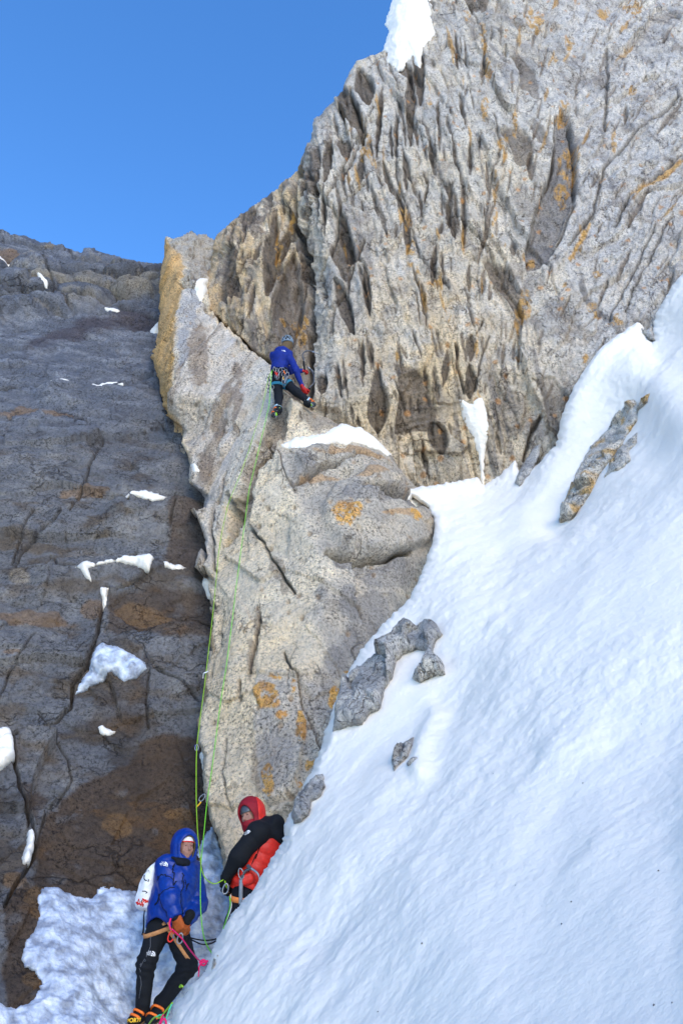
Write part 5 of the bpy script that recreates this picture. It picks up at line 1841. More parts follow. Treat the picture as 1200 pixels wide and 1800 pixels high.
decal('emblem', emblem_shapes(0.044), jacketB, at(296.5, 1510, YB) + nearB, V3(0.1, 0, 1), 0.012, M_WHITE, jkB, CAM - JB['chest'])


def trousB(P):
    J = JB
    d = None
    for s in 'rl':
        leg = chain(P, [J['h' + s], J['k' + s], J['a' + s]], [0.118, 0.083, 0.066], 0.05)
        q = noise3(P * np.array([10, 10, 16.0]), 7) * 0.006
        # folds behind the knee
        tk = (P - J['k' + s]) @ unit(J['a' + s] - J['h' + s])
        leg = leg - 0.006 * np.sin(tk * 95 + 3 * noise3(P * 5, 9)) * np.exp(-(tk / 0.12) ** 2) - q
        leg = smax(leg, -(P[:, 2] - J['a' + s][2] + 0.035), 0.01)
        d = leg if d is None else smin(d, leg, 0.035)
    d = smin(d, cap(P, J['pelvis'], J['belly'], 0.135, 0.13), 0.06)
    return d - creases(P, 0.004, 12, 60)


lo, hi = bounds([JB[k] for k in ('belly', 'hr', 'hl', 'kr', 'kl', 'ar', 'al')], 0.16)
trB = sdf_obj('trousers', trousB, lo, hi, 0.009, M_BLACK, rootB)
decal('emblem', emblem_shapes(0.044), trousB, at(280, 1668, YB) + nearB, V3(0.15, 0, 1), 0.010, M_WHITE, trB, CAM - JB['chest'])
mobj('side_seam', on_field_line(trousB, [at(272, 1640, YB) + nearB, at(266, 1680, YB) + nearB, at(247, 1700, YB) + nearB, at(246, 1760, YB) + nearB], 0.0, 0.003), plain('grey_seam', (0.09, 0.095, 0.11), 0.6), trB)


def boot_field(P, A, T, grow=0.0):
    """mountain boot: shaft, heel, instep and toe"""
    z = V3(0, 0, 1)
    f = unit((T - A) * V3(1, 1, 0.6))
    d = cap(P, A + z * 0.03, A - z * 0.05, 0.064 + grow, 0.060 + grow)
    heel = A - z * 0.055 - f * 0.03
    d = smin(d, chain(P, [heel, A + f * 0.05 - z * 0.05, T], [0.050 + grow, 0.056 + grow, 0.044 + grow], 0.03), 0.03)
    return d


def boots(root, J, hf, mat_b, mat_s, crampon=False, sides='rl', big=0.0, lugs=False, shown=None):
    for s in sides:
        A, T = J['a' + s], J['t' + s]
        z = V3(0, 0, 1)
        f = unit((T - A) * V3(1, 1, 0.6))
        bt = sdf_obj('boot', lambda P: boot_field(P, A, T, big), *bounds([A, T], 0.17), 0.008, mat_b, root)
        dn = unit(np.cross(unit(T - A), unit(np.cross(unit(T - A), z))))
        dn = dn if dn[2] < 0 else -dn
        if shown is not None:      # this sole is turned outwards, front points to the rock
            dn = unit(dn * 0.45 + unit(shown) * 0.9)
            dn = unit(dn - unit(T - A) * (dn @ unit(T - A)))
        low = max(np.dot(A - z * 0.055 - f * 0.03, dn), np.dot(T, dn))

        def sole(P):
            d = boot_field(P, A, T, 0.008 + big)
            return np.maximum(d, (low + 0.012 + big) - P @ dn)
        sdf_obj('sole', sole, *bounds([A, T], 0.17), 0.007, mat_s, bt)
        r = unit(np.cross(unit(T - A), dn))
        if lugs:
            for (c, rr) in ((T + dn * 0.052 - (T - A) * 0.1, (0.036, 0.040, 0.014)), (A + (T - A) * 0.15 + dn * 0.066, (0.034, 0.036, 0.014))):
                sdf_obj('tread', lambda P, c=c, rr=rr: ell(P, c, rr, np.array([r, unit(T - A), dn])), c - 0.1, c + 0.1, 0.008, M_LIME, bt)
        if crampon:
            parts = []
            base = T + dn * (0.045 + big)
            fa = unit(T - A)
            for (a, b) in ((0.0, 0.036), (0.0, -0.036), (-0.07, 0.036), (-0.07, -0.036), (-0.16, 0.03), (-0.16, -0.03)):
                p = base + fa * a + r * b
                parts.append(tube_mesh([p - dn * 0.01, p + dn * 0.038], 0.008, 5, taper=lambda t: 1.1 - 0.9 * t))
            for b in (0.02, -0.02):
                parts.append(tube_mesh([base + r * b, base + r * b + fa * 0.085 + dn * 0.02], 0.008, 5, taper=lambda t: 1.1 - 0.9 * t))
            parts.append(tube_mesh([base - fa * 0.17, base + fa * 0.01], 0.010, 5))
            mobj('crampon', join(parts), M_METAL, bt)
            for (c, rad) in ((A + fa * 0.05, 0.066), (T - fa * 0.04, 0.058)):
                mobj('crampon_strap', tube_mesh([c + r * (rad + big) - dn * 0.0, c - dn * (rad * 0.8 + big) + fa * 0.015, c - r * (rad + big), c + dn * (0.03)], 0.012, 6, True), M_ORP, bt)


boots(rootB, JB, None, M_BLACK, M_RUBBER, True)
bA, bT = JB['ar'], JB['tr']
Vt, Ft = text_mesh('SPORTI', 0.046, 0.002)
bt = [o for o in rootB.children if o.name.startswith('boot')][0]
decal('lettering', [(Vt, Ft)], lambda P: boot_field(P, bA, bT), at(246, 1786, YB) + nearB, V3(0, 0, 1), 0.010, M_YEL, bt, CAM - bA)


def glove(root, hd, mat, cuff=None, s=1.06):
    w_, dd, pn, sd, cu = hd
    f = lambda P: smin(hand_field(P, w_, dd, pn, sd, cu, s, 0.005), cap(P, w_ - unit(dd) * 0.05, w_ + unit(dd) * 0.02, 0.042, 0.038), 0.02)
    g = sdf_obj('glove', f, w_ - 0.2, w_ + 0.2, 0.0065, mat, root)
    if cuff is not None:
        sdf_obj('cuff', lambda P: cap(P, w_ - unit(dd) * 0.06, w_ - unit(dd) * 0.005, 0.05, 0.047), w_ - 0.15, w_ + 0.15, 0.007, cuff, g)
    return g


glove(rootB, hdB[0], M_GLOVE, M_BLACK, 1.15)
glove(rootB, hdB[1], M_GLOVE, M_BLACK, 1.15)


def loop_on(f, c, n, r, wdt, thick, up=None, m=28, a0=0, a1=2 * math.pi):
    """webbing band wrapped round a field at the plane through c with normal n"""
    n = unit(n)
    u = unit(np.cross(n, V3(0.13, 0.97, 0.2)))
    v = np.cross(n, u)
    V, Q = [], []
    for k in range(m):
        a = a0 + (a1 - a0) * k / m
        dr = math.cos(a) * u + math.sin(a) * v
        lo_, hi_ = 0.0, r * 2.5
        ts = np.linspace(0, r * 2.6, 40)
        dv = f(c + ts[:, None] * dr)
        i = np.argmax(dv > 0) if (dv > 0).any() else 39
        t = ts[i]
        for (h_, e) in ((-wdt / 2, 0.0), (-wdt / 2, thick), (wdt / 2, thick), (wdt / 2, 0.0)):
            V.append(c + dr * (t + e) + n * h_)
    for k in range(m):
        k2 = (k + 1) % m
        for j in range(4):
            j2 = (j + 1) % 4
            Q.append((k * 4 + j, k * 4 + j2, k2 * 4 + j2, k2 * 4 + j))
    return np.array(V), np.array(Q)


hB = mobj('harness', loop_on(trousB, JB['hr'] + V3(0.0, 0, -0.012), unit(V3(-0.32, -0.15, 1)), 0.1, 0.036, 0.010), M_WEB, rootB)
mobj('leg_loop', loop_on(trousB, JB['hl'] + V3(0.02, 0, -0.09), unit(V3(0.75, 0.1, 0.65)), 0.1, 0.03, 0.009), M_WEB, hB)
mobj('belt', loop_on(trousB, JB['belly'] - V3(0, 0, 0.03), unit(V3(-0.1, 0, 1)), 0.14, 0.04, 0.012), M_BLACK, hB)
mobj('tie_in_loop', tube_mesh([at(303, 1620, YB) - V3(0, .22, 0), at(309, 1632, YB) - V3(0, .24, 0), at(312, 1644, YB) - V3(0, .22, 0)], 0.008, 6), M_WEB, hB)

# the rucksack on his back
pc = at(272, 1557, YB) - Bf * 0.04 + V3(0, 0.02, 0)
pk_u = unit(V3(0.16, 0.05, 1))
pk_r = unit(np.cross(Bf, pk_u))
pk_f = np.cross(pk_u, pk_r)
pax = np.array([pk_r, pk_f, pk_u])


def pack(P):
    d = rbox(P, pc, (0.135, 0.095, 0.225), pax, 0.075)
    d = smin(d, ell(P, pc + pk_u * 0.17 - pk_f * 0.0, (0.13, 0.10, 0.09), pax), 0.05)
    d = smin(d, ell(P, pc - pk_u * 0.12 - pk_f * 0.06, (0.10, 0.07, 0.10), pax), 0.04)
    d = smax(d, (P - pc) @ unit(V3(-0.75, 0, 0.66)) - 0.135, 0.05)
    z = (P - pc) @ pk_u
    x = (P - pc) @ pk_r
    return d - 0.016 * fbm(np.stack([x * 16 + z * 8, (P - pc) @ pk_f * 16, z * 5], -1), 3, 5, 0.6)


rp = empty('rucksack', pc - pk_u * 0.22)
tag(rp, 'white climbing rucksack with red trim on the back of the blue down jacket', 'rucksack')
sdf_obj('pack_bag', pack, pc - 0.36, pc + 0.36, 0.009, M_WHITE, rp)
nP = V3(-0.1, -0.3, 0)
mobj('red_loop', on_field_line(pack, [at(252, 1590, YB) + nP, at(252, 1581, YB) + nP, at(256, 1578, YB) + nP, at(259, 1583, YB) + nP, at(258, 1593, YB) + nP, at(255, 1596, YB) + nP], 0.003, 0.007, 5), M_REDT, rp)
for (a, b) in (((256, 1532), (258, 1531)), ((272, 1540), (275, 1541)), ((251, 1548), (254, 1549)), ((271, 1568), (274, 1566)), ((262, 1580), (265, 1577))):
    mobj('buckle', on_field_line(pack, [at(*a, YB) + nP, at(*b, YB) + nP], 0.002, 0.005, 3), M_BLACK, rp)
mobj('compression_strap', on_field_line(pack, [at(256, 1532, YB) + nP, at(266, 1527, YB) + nP, at(276, 1520, YB) + nP], 0.002, 0.003, 5), M_WHITE, rp)
mobj('hanging_strap', tube_mesh([at(255, 1596, YB), at(254, 1612, YB) + V3(0, -0.02, 0), at(252, 1630, YB) + V3(0.01, -0.02, 0), at(251, 1643, YB)], 0.007, 5, taper=lambda t: 0.7 + 0.8 * t), M_BLACK, rp)
mobj('side_webbing', tube_mesh([at(249, 1560, YB), at(248.5, 1580, YB), at(249, 1592, YB)], 0.007, 5), M_WHITE, rp)

# ------------------------------------------------ the person in the red jacket
YR = 7.1
J = dict(pelvis=at(434, 1566, YR), belly=at(448, 1530, YR), chest=at(467, 1484, YR), neck=at(456, 1457, YR), head=at(440.5, 1432, YR - 0.02),
         sl=off(at(457, 1466, YR), -0.17), sr=off(at(476, 1463, YR), 0.16), el=off(at(425, 1506, YR), -0.22), wl=off(at(403, 1538, YR), -0.12), er=off(at(438, 1515, YR), 0.14), wr=off(at(411, 1548, YR), 0.02),
         hl=off(at(432, 1574, YR), -0.09), hr=off(at(440, 1574, YR), 0.08), kl=off(at(414, 1622, YR), -0.10), kr=off(at(425, 1640, YR), 0.05), al=off(at(404, 1690, YR), -0.05), ar=off(at(420, 1715, YR), 0.08),
         tl=off(at(382, 1705, YR), -0.10), tr=off(at(400, 1730, YR), 0.05))
JR = J
Rf, Rr, Ru = frame((-0.80, -0.60, 0))
hf_, hr_, hu_ = frame((-0.50, -0.80, -0.16), (-0.30, 0.0, 1))
rootR = empty('person', (J['al'][0], J['al'][1], J['al'][2] - 0.08))
tag(rootR, 'belayer in orange-red down jacket with black sleeves and dark red hood behind the snow bank', 'person')
hdR = [(J['wl'], at(397, 1552, YR) - at(403, 1538, YR) + V3(0, 0.03, 0), V3(0.5, 0.8, 0), -1, 1.3), (J['wr'], at(403, 1556, YR) - at(411, 1546, YR), V3(0.2, -0.8, 0), 1, 1.2)]
make_body(rootR, J, (hf_, hr_, hu_), hdR)
spR = unit(JR['chest'] - JR['pelvis'])


def vestR(P):
    J = JR
    d = chain(P, [J['pelvis'] + spR * -0.03, J['belly'], J['chest'], J['chest'] + spR * 0.10], [0.165, 0.175, 0.175, 0.12], 0.07)
    t = (P - J['pelvis']) @ spR
    d = d - 0.017 * puff(t + 0.02 * noise3(P * 3, 4), 0.088)
    # hem: lower at the front, cut away over the hip to show the harness
    fr = (P - J['pelvis']) @ Rf
    d = smax(d, -(t - 0.01 + 0.30 * (fr - 0.03)), 0.02)
    return d - creases(P, 0.005, 12, 31)


lo, hi = bounds([JR['pelvis'], JR['chest'], JR['belly'], JR['neck']], 0.32)
vR = sdf_obj('jacket', vestR, lo, hi, 0.009, M_ORANGE, rootR)


def yokeR(P):
    J = JR
    d = cap(P, J['sl'], J['sr'], 0.115, 0.115)
    d = smin(d, ell(P, J['chest'] + spR * 0.115 - Rf * 0.03, (0.21, 0.18, 0.115), np.array([Rr, Rf, spR])), 0.06)
    # folded storm hood lying on the back
    d = smin(d, ell(P, off(at(486, 1449, YR), -0.05), (0.085, 0.13, 0.085)), 0.03)
    for a, b, c in (('sl', 'el', 'wl'), ('sr', 'er', 'wr')):
        arm = chain(P, [J[a], J[b], J[c]], [0.10, 0.082, 0.056], 0.05)
        d = smin(d, arm, 0.03)
    return d - creases(P, 0.012, 7, 35) - creases(P, 0.006, 15, 37)


lo, hi = bounds([JR[k] for k in ('chest', 'sl', 'sr', 'el', 'wl', 'er', 'wr', 'neck')], 0.26)
slR = sdf_obj('sleeves', yokeR, lo, hi, 0.009, M_BLACK, rootR, 'black sleeves and shoulders of the orange-red jacket')
nR = V3(0, -0.3, 0)
decal('emblem', emblem_shapes(0.034), yokeR, at(434, 1461, YR) + nR, V3(-0.6, 0, 0.8), 0.012, M_WHITE, slR, CAM - JR['chest'])
mobj('zip', on_field_line(vestR, [at(462, 1478, YR) + nR, at(454, 1498, YR) + nR, at(447, 1513, YR) + nR], 0.001, 0.0045), M_BLACK, vR)


def hoodR(P):
    return hood_field(P, JR['head'], hf_, hr_, hu_, 0.004, 0.078) - creases(P, 0.004, 14, 3)


hdr = sdf_obj('hood', hoodR, JR['head'] - 0.26, JR['head'] + 0.26, 0.007, M_DKRED, rootR)
sdf_obj('hood_panel', lambda P: np.maximum(hood_field(P, JR['head'], hf_, hr_, hu_, 0.009, 0.085) - creases(P, 0.004, 14, 3), 0.052 - ((P - JR['head']) @ unit(hr_ * 0.0 - hf_ * 0.75 + V3(0.85, -0.2, 0)))), JR['head'] - 0.26, JR['head'] + 0.26,
        0.007, M_ORANGE, hdr, 'bright orange-red side panel')


def capR(P):
    ax = np.array([hr_, hf_, hu_])
    H = JR['head']
    d = ell(P, H + hu_ * 0.016 - hf_ * 0.004, (0.088, 0.110, 0.118), ax)
    return np.maximum(d, -((P - H) @ hu_) + 0.022)


sdf_obj('headband', capR, JR['head'] - 0.17, JR['head'] + 0.2, 0.006, M_DMETAL, rootR, 'grey cap edge under the hood')


def buffR(P):
    ax = np.array([hr_, hf_, hu_])
    H = JR['head']
    d = ell(P, H - hu_ * 0.075 + hf_ * 0.025, (0.078, 0.092, 0.085), ax)
    return np.maximum(d, ((P - H) @ hu_) + 0.048)


sdf_obj('neck_gaiter', buffR, JR['head'] - 0.2, JR['head'] + 0.2, 0.006, M_DKRED, rootR)
for e in (-1, 1):
    p = JR['head'] + hr_ * 0.031 * e + hf_ * 0.0845 + hu_ * 0.003
    sdf_obj('eye', lambda P, p=p: ell(P, p, (0.009, 0.004, 0.005), np.array([hr_, hf_, hu_])), p - 0.02, p + 0.02, 0.003, M_EYE, rootR, relax=0)


def trousR(P):
    J = JR
    d = None
    for s in 'rl':
        leg = chain(P, [J['h' + s], J['k' + s], J['a' + s]], [0.115, 0.08, 0.066], 0.05) - 0.006 * noise3(P * 12, 7)
        leg = smax(leg, -(P[:, 2] - J['a' + s][2] + 0.035), 0.01)
        d = leg if d is None else smin(d, leg, 0.035)
    return smin(d, cap(P, J['pelvis'], J['belly'], 0.14, 0.12), 0.05) - creases(P, 0.004, 12, 62)


lo, hi = bounds([JR[k] for k in ('belly', 'hr', 'hl', 'kr', 'kl', 'ar', 'al')], 0.17)
sdf_obj('trousers', trousR, lo, hi, 0.010, M_NAVY, rootR)
boots(rootR, JR, None, M_BLACK, M_RUBBER, False)
glove(rootR, hdR[0], M_BLACK, None, 1.12)
glove(rootR, hdR[1], M_BLACK, None, 1.12)
hR = mobj('harness', loop_on(trousR, JR['hl'] - V3(0, 0, 0.03), unit(V3(0.10, -0.1, 1)), 0.1, 0.045, 0.012), M_OWEB, rootR, 'orange leg loop')
mobj('belt', loop_on(lambda P: np.minimum(trousR(P), vestR(P)), JR['pelvis'] + spR * 0.06, spR, 0.14, 0.05, 0.01), M_REDT, hR)


def pouch(P):
    c = off(at(438, 1545, YR), -0.235)
    return rbox(P, c + V3(0, 0.03, 0), (0.065, 0.045, 0.05), np.array([unit(V3(1, 0.1, 0.3)), V3(0, 1, 0), unit(V3(-0.3, 0, 1))]), 0.035) - creases(P, 0.006, 14, 8)


c_ = off(at(438, 1545, YR), -0.235)
sdf_obj('pocket', pouch, c_ - 0.14, c_ + 0.14, 0.008, M_ORANGE, rootR, 'lower pocket of the orange-red jacket below the belt')

# ------------------------------------------------ the leader on the rock
YC = 12.0
J = dict(pelvis=at(492, 664, YC), belly=at(491, 652, YC), chest=off(at(494, 630, YC), -0.03), neck=at(501, 616, YC), head=at(506, 603, YC + 0.03),
         sl=off(at(482, 625, YC), 0.0), sr=off(at(507, 625, YC), -0.03), er=off(at(520, 654, YC), -0.08), wr=off(at(532, 679, YC), 0.06), el=off(at(508, 641, YC), 0.22), wl=off(at(528, 637, YC), 0.28),
         hl=off(at(486, 670, YC), -0.02), hr=off(at(500, 671, YC), 0.0), kl=off(at(490, 697, YC), 0.02), kr=off(at(521, 690, YC), -0.02), al=off(at(489, 722, YC), -0.08), ar=off(at(541, 702, YC), 0.06),
         tl=off(at(482, 738, YC), -0.16), tr=off(at(551, 711, YC), 0.0))
JC = J
Cf, Cr, Cu = frame((0.25, 0.95, 0.0))
cf_, cr_, cu_ = frame((0.45, 0.85, 0.25))
rootC = empty('person', (J['al'][0], J['al'][1], J['al'][2] - 0.08))
tag(rootC, 'leading climber in blue shell jacket and grey helmet high in the rock corner', 'person')
hdC = [(J['wr'], V3(0.35, 0.45, -0.75), V3(0.3, 0.6, 0.3), 1, 1.3), (J['wl'], V3(0.8, 0.3, 0.25), V3(0.0, 0.5, -0.7), -1, 1.4)]
make_body(rootC, J, (cf_, cr_, cu_), hdC)


def jackC(P):
    J = JC
    d = chain(P, [J['pelvis'] + V3(0, 0, 0.08), J['belly'] + V3(0, 0, 0.02), J['chest'], J['chest'] + V3(0.03, 0, 0.13)], [0.155, 0.155, 0.165, 0.11], 0.07)
    d = smin(d, cap(P, J['sl'], J['sr'], 0.085, 0.085), 0.06)
    d = smax(d, -(P[:, 2] - J['belly'][2] + 0.03 + 0.15 * (P[:, 0] - J['belly'][0])), 0.02)
    for a, b, c in (('sr', 'er', 'wr'), ('sl', 'el', 'wl')):
        d = smin(d, chain(P, [J[a], J[b], J[c]], [0.078, 0.064, 0.046], 0.04), 0.03)
    # rolled hood on the shoulders
    d = smin(d, ell(P, J['neck'] - Cf * 0.08 + V3(-0.05, 0, -0.05), (0.14, 0.09, 0.075)), 0.02)
    d = smin(d, cap(P, J['neck'] - Cf * 0.05 + V3(0.02, -0.02, -0.04), J['neck'] + V3(0.12, -0.03, -0.07), 0.05, 0.03), 0.02)
    return d - creases(P, 0.028, 5, 21) - creases(P, 0.013, 12, 22)


lo, hi = bounds([JC[k] for k in ('belly', 'chest', 'sl', 'sr', 'er', 'wr', 'el', 'wl', 'neck')], 0.24)
jC = sdf_obj('jacket', jackC, lo, hi, 0.011, M_BLUE2, rootC)
decal('emblem', emblem_shapes(0.042), jackC, at(500.5, 625, YC) - V3(0, 0.3, 0), V3(0, 0, 1), 0.014, M_WHITE, jC, CAM - JC['chest'])
sdf_obj('neck_gaiter', lambda P: cap(P, JC['neck'] + V3(-0.02, -0.03, -0.02), JC['head'] - cu_ * 0.03 - cf_ * 0.02, 0.105, 0.098) - creases(P, 0.006, 14, 2), JC['neck'] - 0.3, JC['head'] + 0.25, 0.009, M_BROWNF, rootC)


def helm(P):
    ax = np.array([cr_, cf_, cu_])
    H = JC['head']
    d = ell(P, H + cu_ * 0.03 - cf_ * 0.01, (0.112, 0.136, 0.130), ax)
    d = np.maximum(d, -((P - H) @ (cu_ * 0.97 + cf_ * 0.1)) - 0.012)
    q = (P - H - cu_ * 0.03 + cf_ * 0.01) @ ax.T
    th = np.arctan2(q[:, 0], -q[:, 1])
    el_ = np.arctan2(q[:, 2], np.hypot(q[:, 0], q[:, 1]))
    for (t0, e0, a, b, rot) in ((0.0, 0.55, 0.16, 0.26, 0), (0.62, 0.40, 0.15, 0.24, .4), (-0.62, 0.40, 0.15, 0.24, -.4), (0.33, 0.92, 0.16, 0.2, 0), (-0.33, 0.92, 0.16, 0.2, 0), (1.2, 0.55, 0.15, 0.22, 0.3), (-1.2, 0.55, 0.15, 0.22, -.3),
                                (0.32, 0.12, 0.12, 0.15, 0), (-0.32, 0.12, 0.12, 0.15, 0), (0.95, 0.1, 0.12, 0.14, 0), (-0.95, .1, .12, .14, 0), (1.8, 0.45, 0.2, 0.2, 0), (0.95, 1.0, .2, .16, 0), (-0.95, 1.0, .2, .16, 0)):
        x = (th - t0) * np.cos(el_)
        y = el_ - e0
        xr = x * math.cos(rot) + y * math.sin(rot)
        yr = -x * math.sin(rot) + y * math.cos(rot)
        hole = (np.abs(xr) / (a * 1.55) + np.abs(yr) / (b * 1.55) - 1) * 0.03
        d = np.maximum(d, np.minimum(-hole, 0.03))
    return d


hm = sdf_obj('helmet', helm, JC['head'] - 0.2, JC['head'] + 0.22, 0.006, M_HELM, rootC, relax=0)
sdf_obj('helmet_liner', lambda P: np.maximum(ell(P, JC['head'] + cu_ * 0.03 - cf_ * 0.01, (0.100, 0.122, 0.117), np.array([cr_, cf_, cu_])), -((P - JC['head']) @ cu_) - 0.01), JC['head'] - 0.2, JC['head'] + 0.22, 0.009, M_BLACK, hm)


def trousC(P):
    J = JC
    d = None
    for s in 'rl':
        leg = chain(P, [J['h' + s], J['k' + s], J['a' + s]], [0.105, 0.078, 0.066], 0.05)
        leg = smax(leg, -((P - J['a' + s]) @ unit(J['k' + s] - J['a' + s])) - 0.02, 0.01)
        d = leg if d is None else smin(d, leg, 0.04)
    return smin(d, cap(P, J['pelvis'], J['belly'], 0.14, 0.13), 0.05) - creases(P, 0.010, 9, 63)


lo, hi = bounds([JC[k] for k in ('belly', 'hr', 'hl', 'kr', 'kl', 'ar', 'al')], 0.17)
sdf_obj('trousers', trousC, lo, hi, 0.011, M_NAVY, rootC)
M_BOOTC = plain('dark_boot', (0.03, 0.035, 0.04), 0.6)
boots(rootC, JC, None, M_BOOTC, M_BLACK, True, big=0.006, lugs=True, shown=V3(-0.1, -0.8, -0.55))
for s in 'lr':
    mobj('gaiter_cuff', loop_on(lambda P, s=s: cap(P, JC['k' + s], JC['a' + s], 0.07, 0.068), JC['a' + s] + V3(0, 0, 0.02), unit(JC['k' + s] - JC['a' + s]), 0.06, 0.03, 0.01), plain('pale_blue_cuff', (0.35, 0.50, 0.62), 0.6), rootC)
glove(rootC, hdC[0], M_RGLOVE, None, 1.12)
glove(rootC, hdC[1], M_RGLOVE, None, 1.12)
both = lambda P: np.minimum(trousC(P), jackC(P))
hC = mobj('harness', loop_on(both, JC['belly'] - V3(0, 0, 0.05), unit(V3(-0.15, 0, 1)), 0.15, 0.06, 0.014), M_BLACK, rootC)
mobj('leg_loop', loop_on(trousC, JC['hl'] - V3(0.0, 0, 0.11), unit(V3(-0.05, 0, 1)), 0.1, 0.06, 0.012), M_TEALF, hC)
mobj('leg_loop', loop_on(trousC, JC['hr'] + unit(JC['kr'] - JC['hr']) * 0.10, unit(JC['kr'] - JC['hr']), 0.1, 0.06, 0.012), M_TEALF, hC)


# ------------------------------------------------ hardware
def biner(c, u, v, L=0.10, W=0.055, r=0.0055, n=14):
    pts = []
    for k in range(n):
        a = 2 * math.pi * k / n
        e = 1 - 0.18 * math.sin(a)
        pts.append(c + v * (math.sin(a) * L / 2) + u * (math.cos(a) * W / 2 * e))
    return tube_mesh(pts, r, 5, True, 2)


rng = np.random.RandomState(4)
gear_cols = [M_METAL, M_ORP, M_DMETAL, M_METAL, M_LIME, M_REDT, M_METAL, M_TEALF, M_YEL, M_METAL]
spots = [(472, 666, 'on the left hip gear loop, nearest the rock', M_DMETAL), (470, 672, 'hanging lowest on the left hip', M_METAL), (476, 672, 'on the left hip beside the rope knot', M_TEALF), (474, 678, 'dangling under the left hip', M_DMETAL),
         (484, 659, 'on the back of the belt, left of centre', M_REDT), (488, 661, 'at the middle of the back of the belt', M_REDT), (494, 660, 'just right of the middle of the belt', M_METAL), (499, 659, 'bunched on the right back loop', M_ORP),
         (503, 663, 'on the right hip among the silver cams', M_METAL), (506, 668, 'low on the right hip', M_METAL), (499, 668, 'under the yellow sling on the right', M_YEL), (504, 674, 'lowest on the right hip', M_METAL)]
for i, (x, y, where, mt) in enumerate(spots):
    c = off(at(x, y, YC), -0.185 if x > 480 else -0.10)
    a = rng.uniform(-0.5, 0.5)
    u = unit(V3(math.cos(a), rng.uniform(-.5, .5), math.sin(a) * 0.5))
    v = unit(V3(-math.sin(a) * 0.6, rng.uniform(-.3, .3), 1))
    q = empty('quickdraw', c + v * 0.05)
    tag(q, 'small %s quickdraw %s of the leading climber' % ({'brushed_metal': 'silver', 'dark_metal': 'dark', 'teal_webbing': 'teal', 'red_trim': 'red', 'orange_plastic': 'orange', 'yellow_print': 'yellow'}[mt.name], where), 'quickdraw', 'climbing hardware racked on the climber\'s harness')
    mobj('carabiner', biner(c, u, v), M_METAL if i % 3 else mt, q)
    mobj('sling', tube_mesh([c - v * 0.045, c - v * 0.09, c - v * 0.13 + u * 0.01], 0.010, 6), mt, q)
    mobj('carabiner', biner(c - v * 0.16, unit(u + V3(0, .4, 0)), v, 0.09, 0.05), M_DMETAL if i % 2 else M_METAL, q)


def ice_axe(name_label, head, hand, bend, pick, root_group=None, grip_mat=M_GRIP, L_grip=0.16):
    """curved technical axe: shaft from the head to the hand, pick, hammer, grip"""
    r = empty('ice_axe', hand)
    tag(r, name_label, 'ice axe', root_group)
    mid = (head + hand) / 2 + bend
    mid2 = head * 0.82 + hand * 0.18 + bend * 0.8
    mobj('shaft', tube_mesh([head, mid2, mid, hand * 0.7 + head * 0.3 + bend * 0.5, hand], 0.014, 8), M_DMETAL, r)
    pk = unit(pick)
    sh = unit(head - mid2)
    mobj('pick', tube_mesh([head - pk * 0.03, head + pk * 0.06 + sh * 0.01, head + pk * 0.12 - sh * 0.015, head + pk * 0.16 - sh * 0.05], 0.012, 6, taper=lambda t: 1.2 - 0.85 * t), M_METAL, r)
    mobj('hammer', tube_mesh([head, head - pk * 0.05 + sh * 0.005], 0.017, 8, smooth_n=1), M_METAL, r)
    mobj('grip', tube_mesh([hand + unit(mid - hand) * L_grip, hand + unit(mid - hand) * L_grip * 0.5, hand, hand - unit(mid - hand) * 0.05], 0.0185, 8), grip_mat, r)
    mobj('pommel', tube_mesh([hand - unit(mid - hand) * 0.05, hand - unit(mid - hand) * 0.062 + pk * 0.03], 0.017, 6, smooth_n=1), M_DMETAL, r)
    return r


ice_axe('black ice axe hooked high in the corner crack by the climber\'s raised left hand', off(at(551, 603, YC), 0.30), off(at(534, 634, YC), 0.26), V3(-0.13, -0.05, 0.10), V3(0.9, 0.5, -0.1), grip_mat=M_BLACK)
ice_axe('black ice axe stuck in the lower crack under the climber\'s right hand', off(at(543.5, 636, YC), 0.22), off(at(537, 686, YC), 0.12), V3(0.11, 0.0, -0.05), V3(0.6, 0.8, 0.0), grip_mat=M_BLACK)
ice_axe('grey-handled ice axe hanging from the harness of the person in the orange-red jacket', off(at(446, 1528, YR), -0.26), off(at(428, 1578, YR), -0.22), V3(-0.045, 0, 0.03), V3(0.7, -0.2, -0.5))
# grey webbing at the axe head
q = empty('carabiner', off(at(429, 1535, YR), -0.25))
tag(q, 'silver carabiner on the hip belt of the person in the orange-red jacket', 'carabiner')
mobj('carabiner_ring', biner(off(at(429, 1536, YR), -0.25), unit(V3(1, 0, 0.3)), unit(V3(-.3, 0, 1)), 0.09, 0.045), M_METAL, q)
mobj('gate_sleeve', tube_mesh([off(at(430, 1532, YR), -0.252), off(at(431.5, 1538, YR), -0.252)], 0.009, 6, smooth_n=1), M_REDT, q)

# ================================================================ ROPES, SLINGS AND ANCHORS
def over(mass_names, x, y, lift, fallback):
    """a point lifted off whichever rock surface is named"""
    dist = np.linalg.norm(on_mass(mass_names, 2)(x, y) - CAM)
    return CAM + unit(at(x, y, 10.0) - CAM) * (dist - lift)


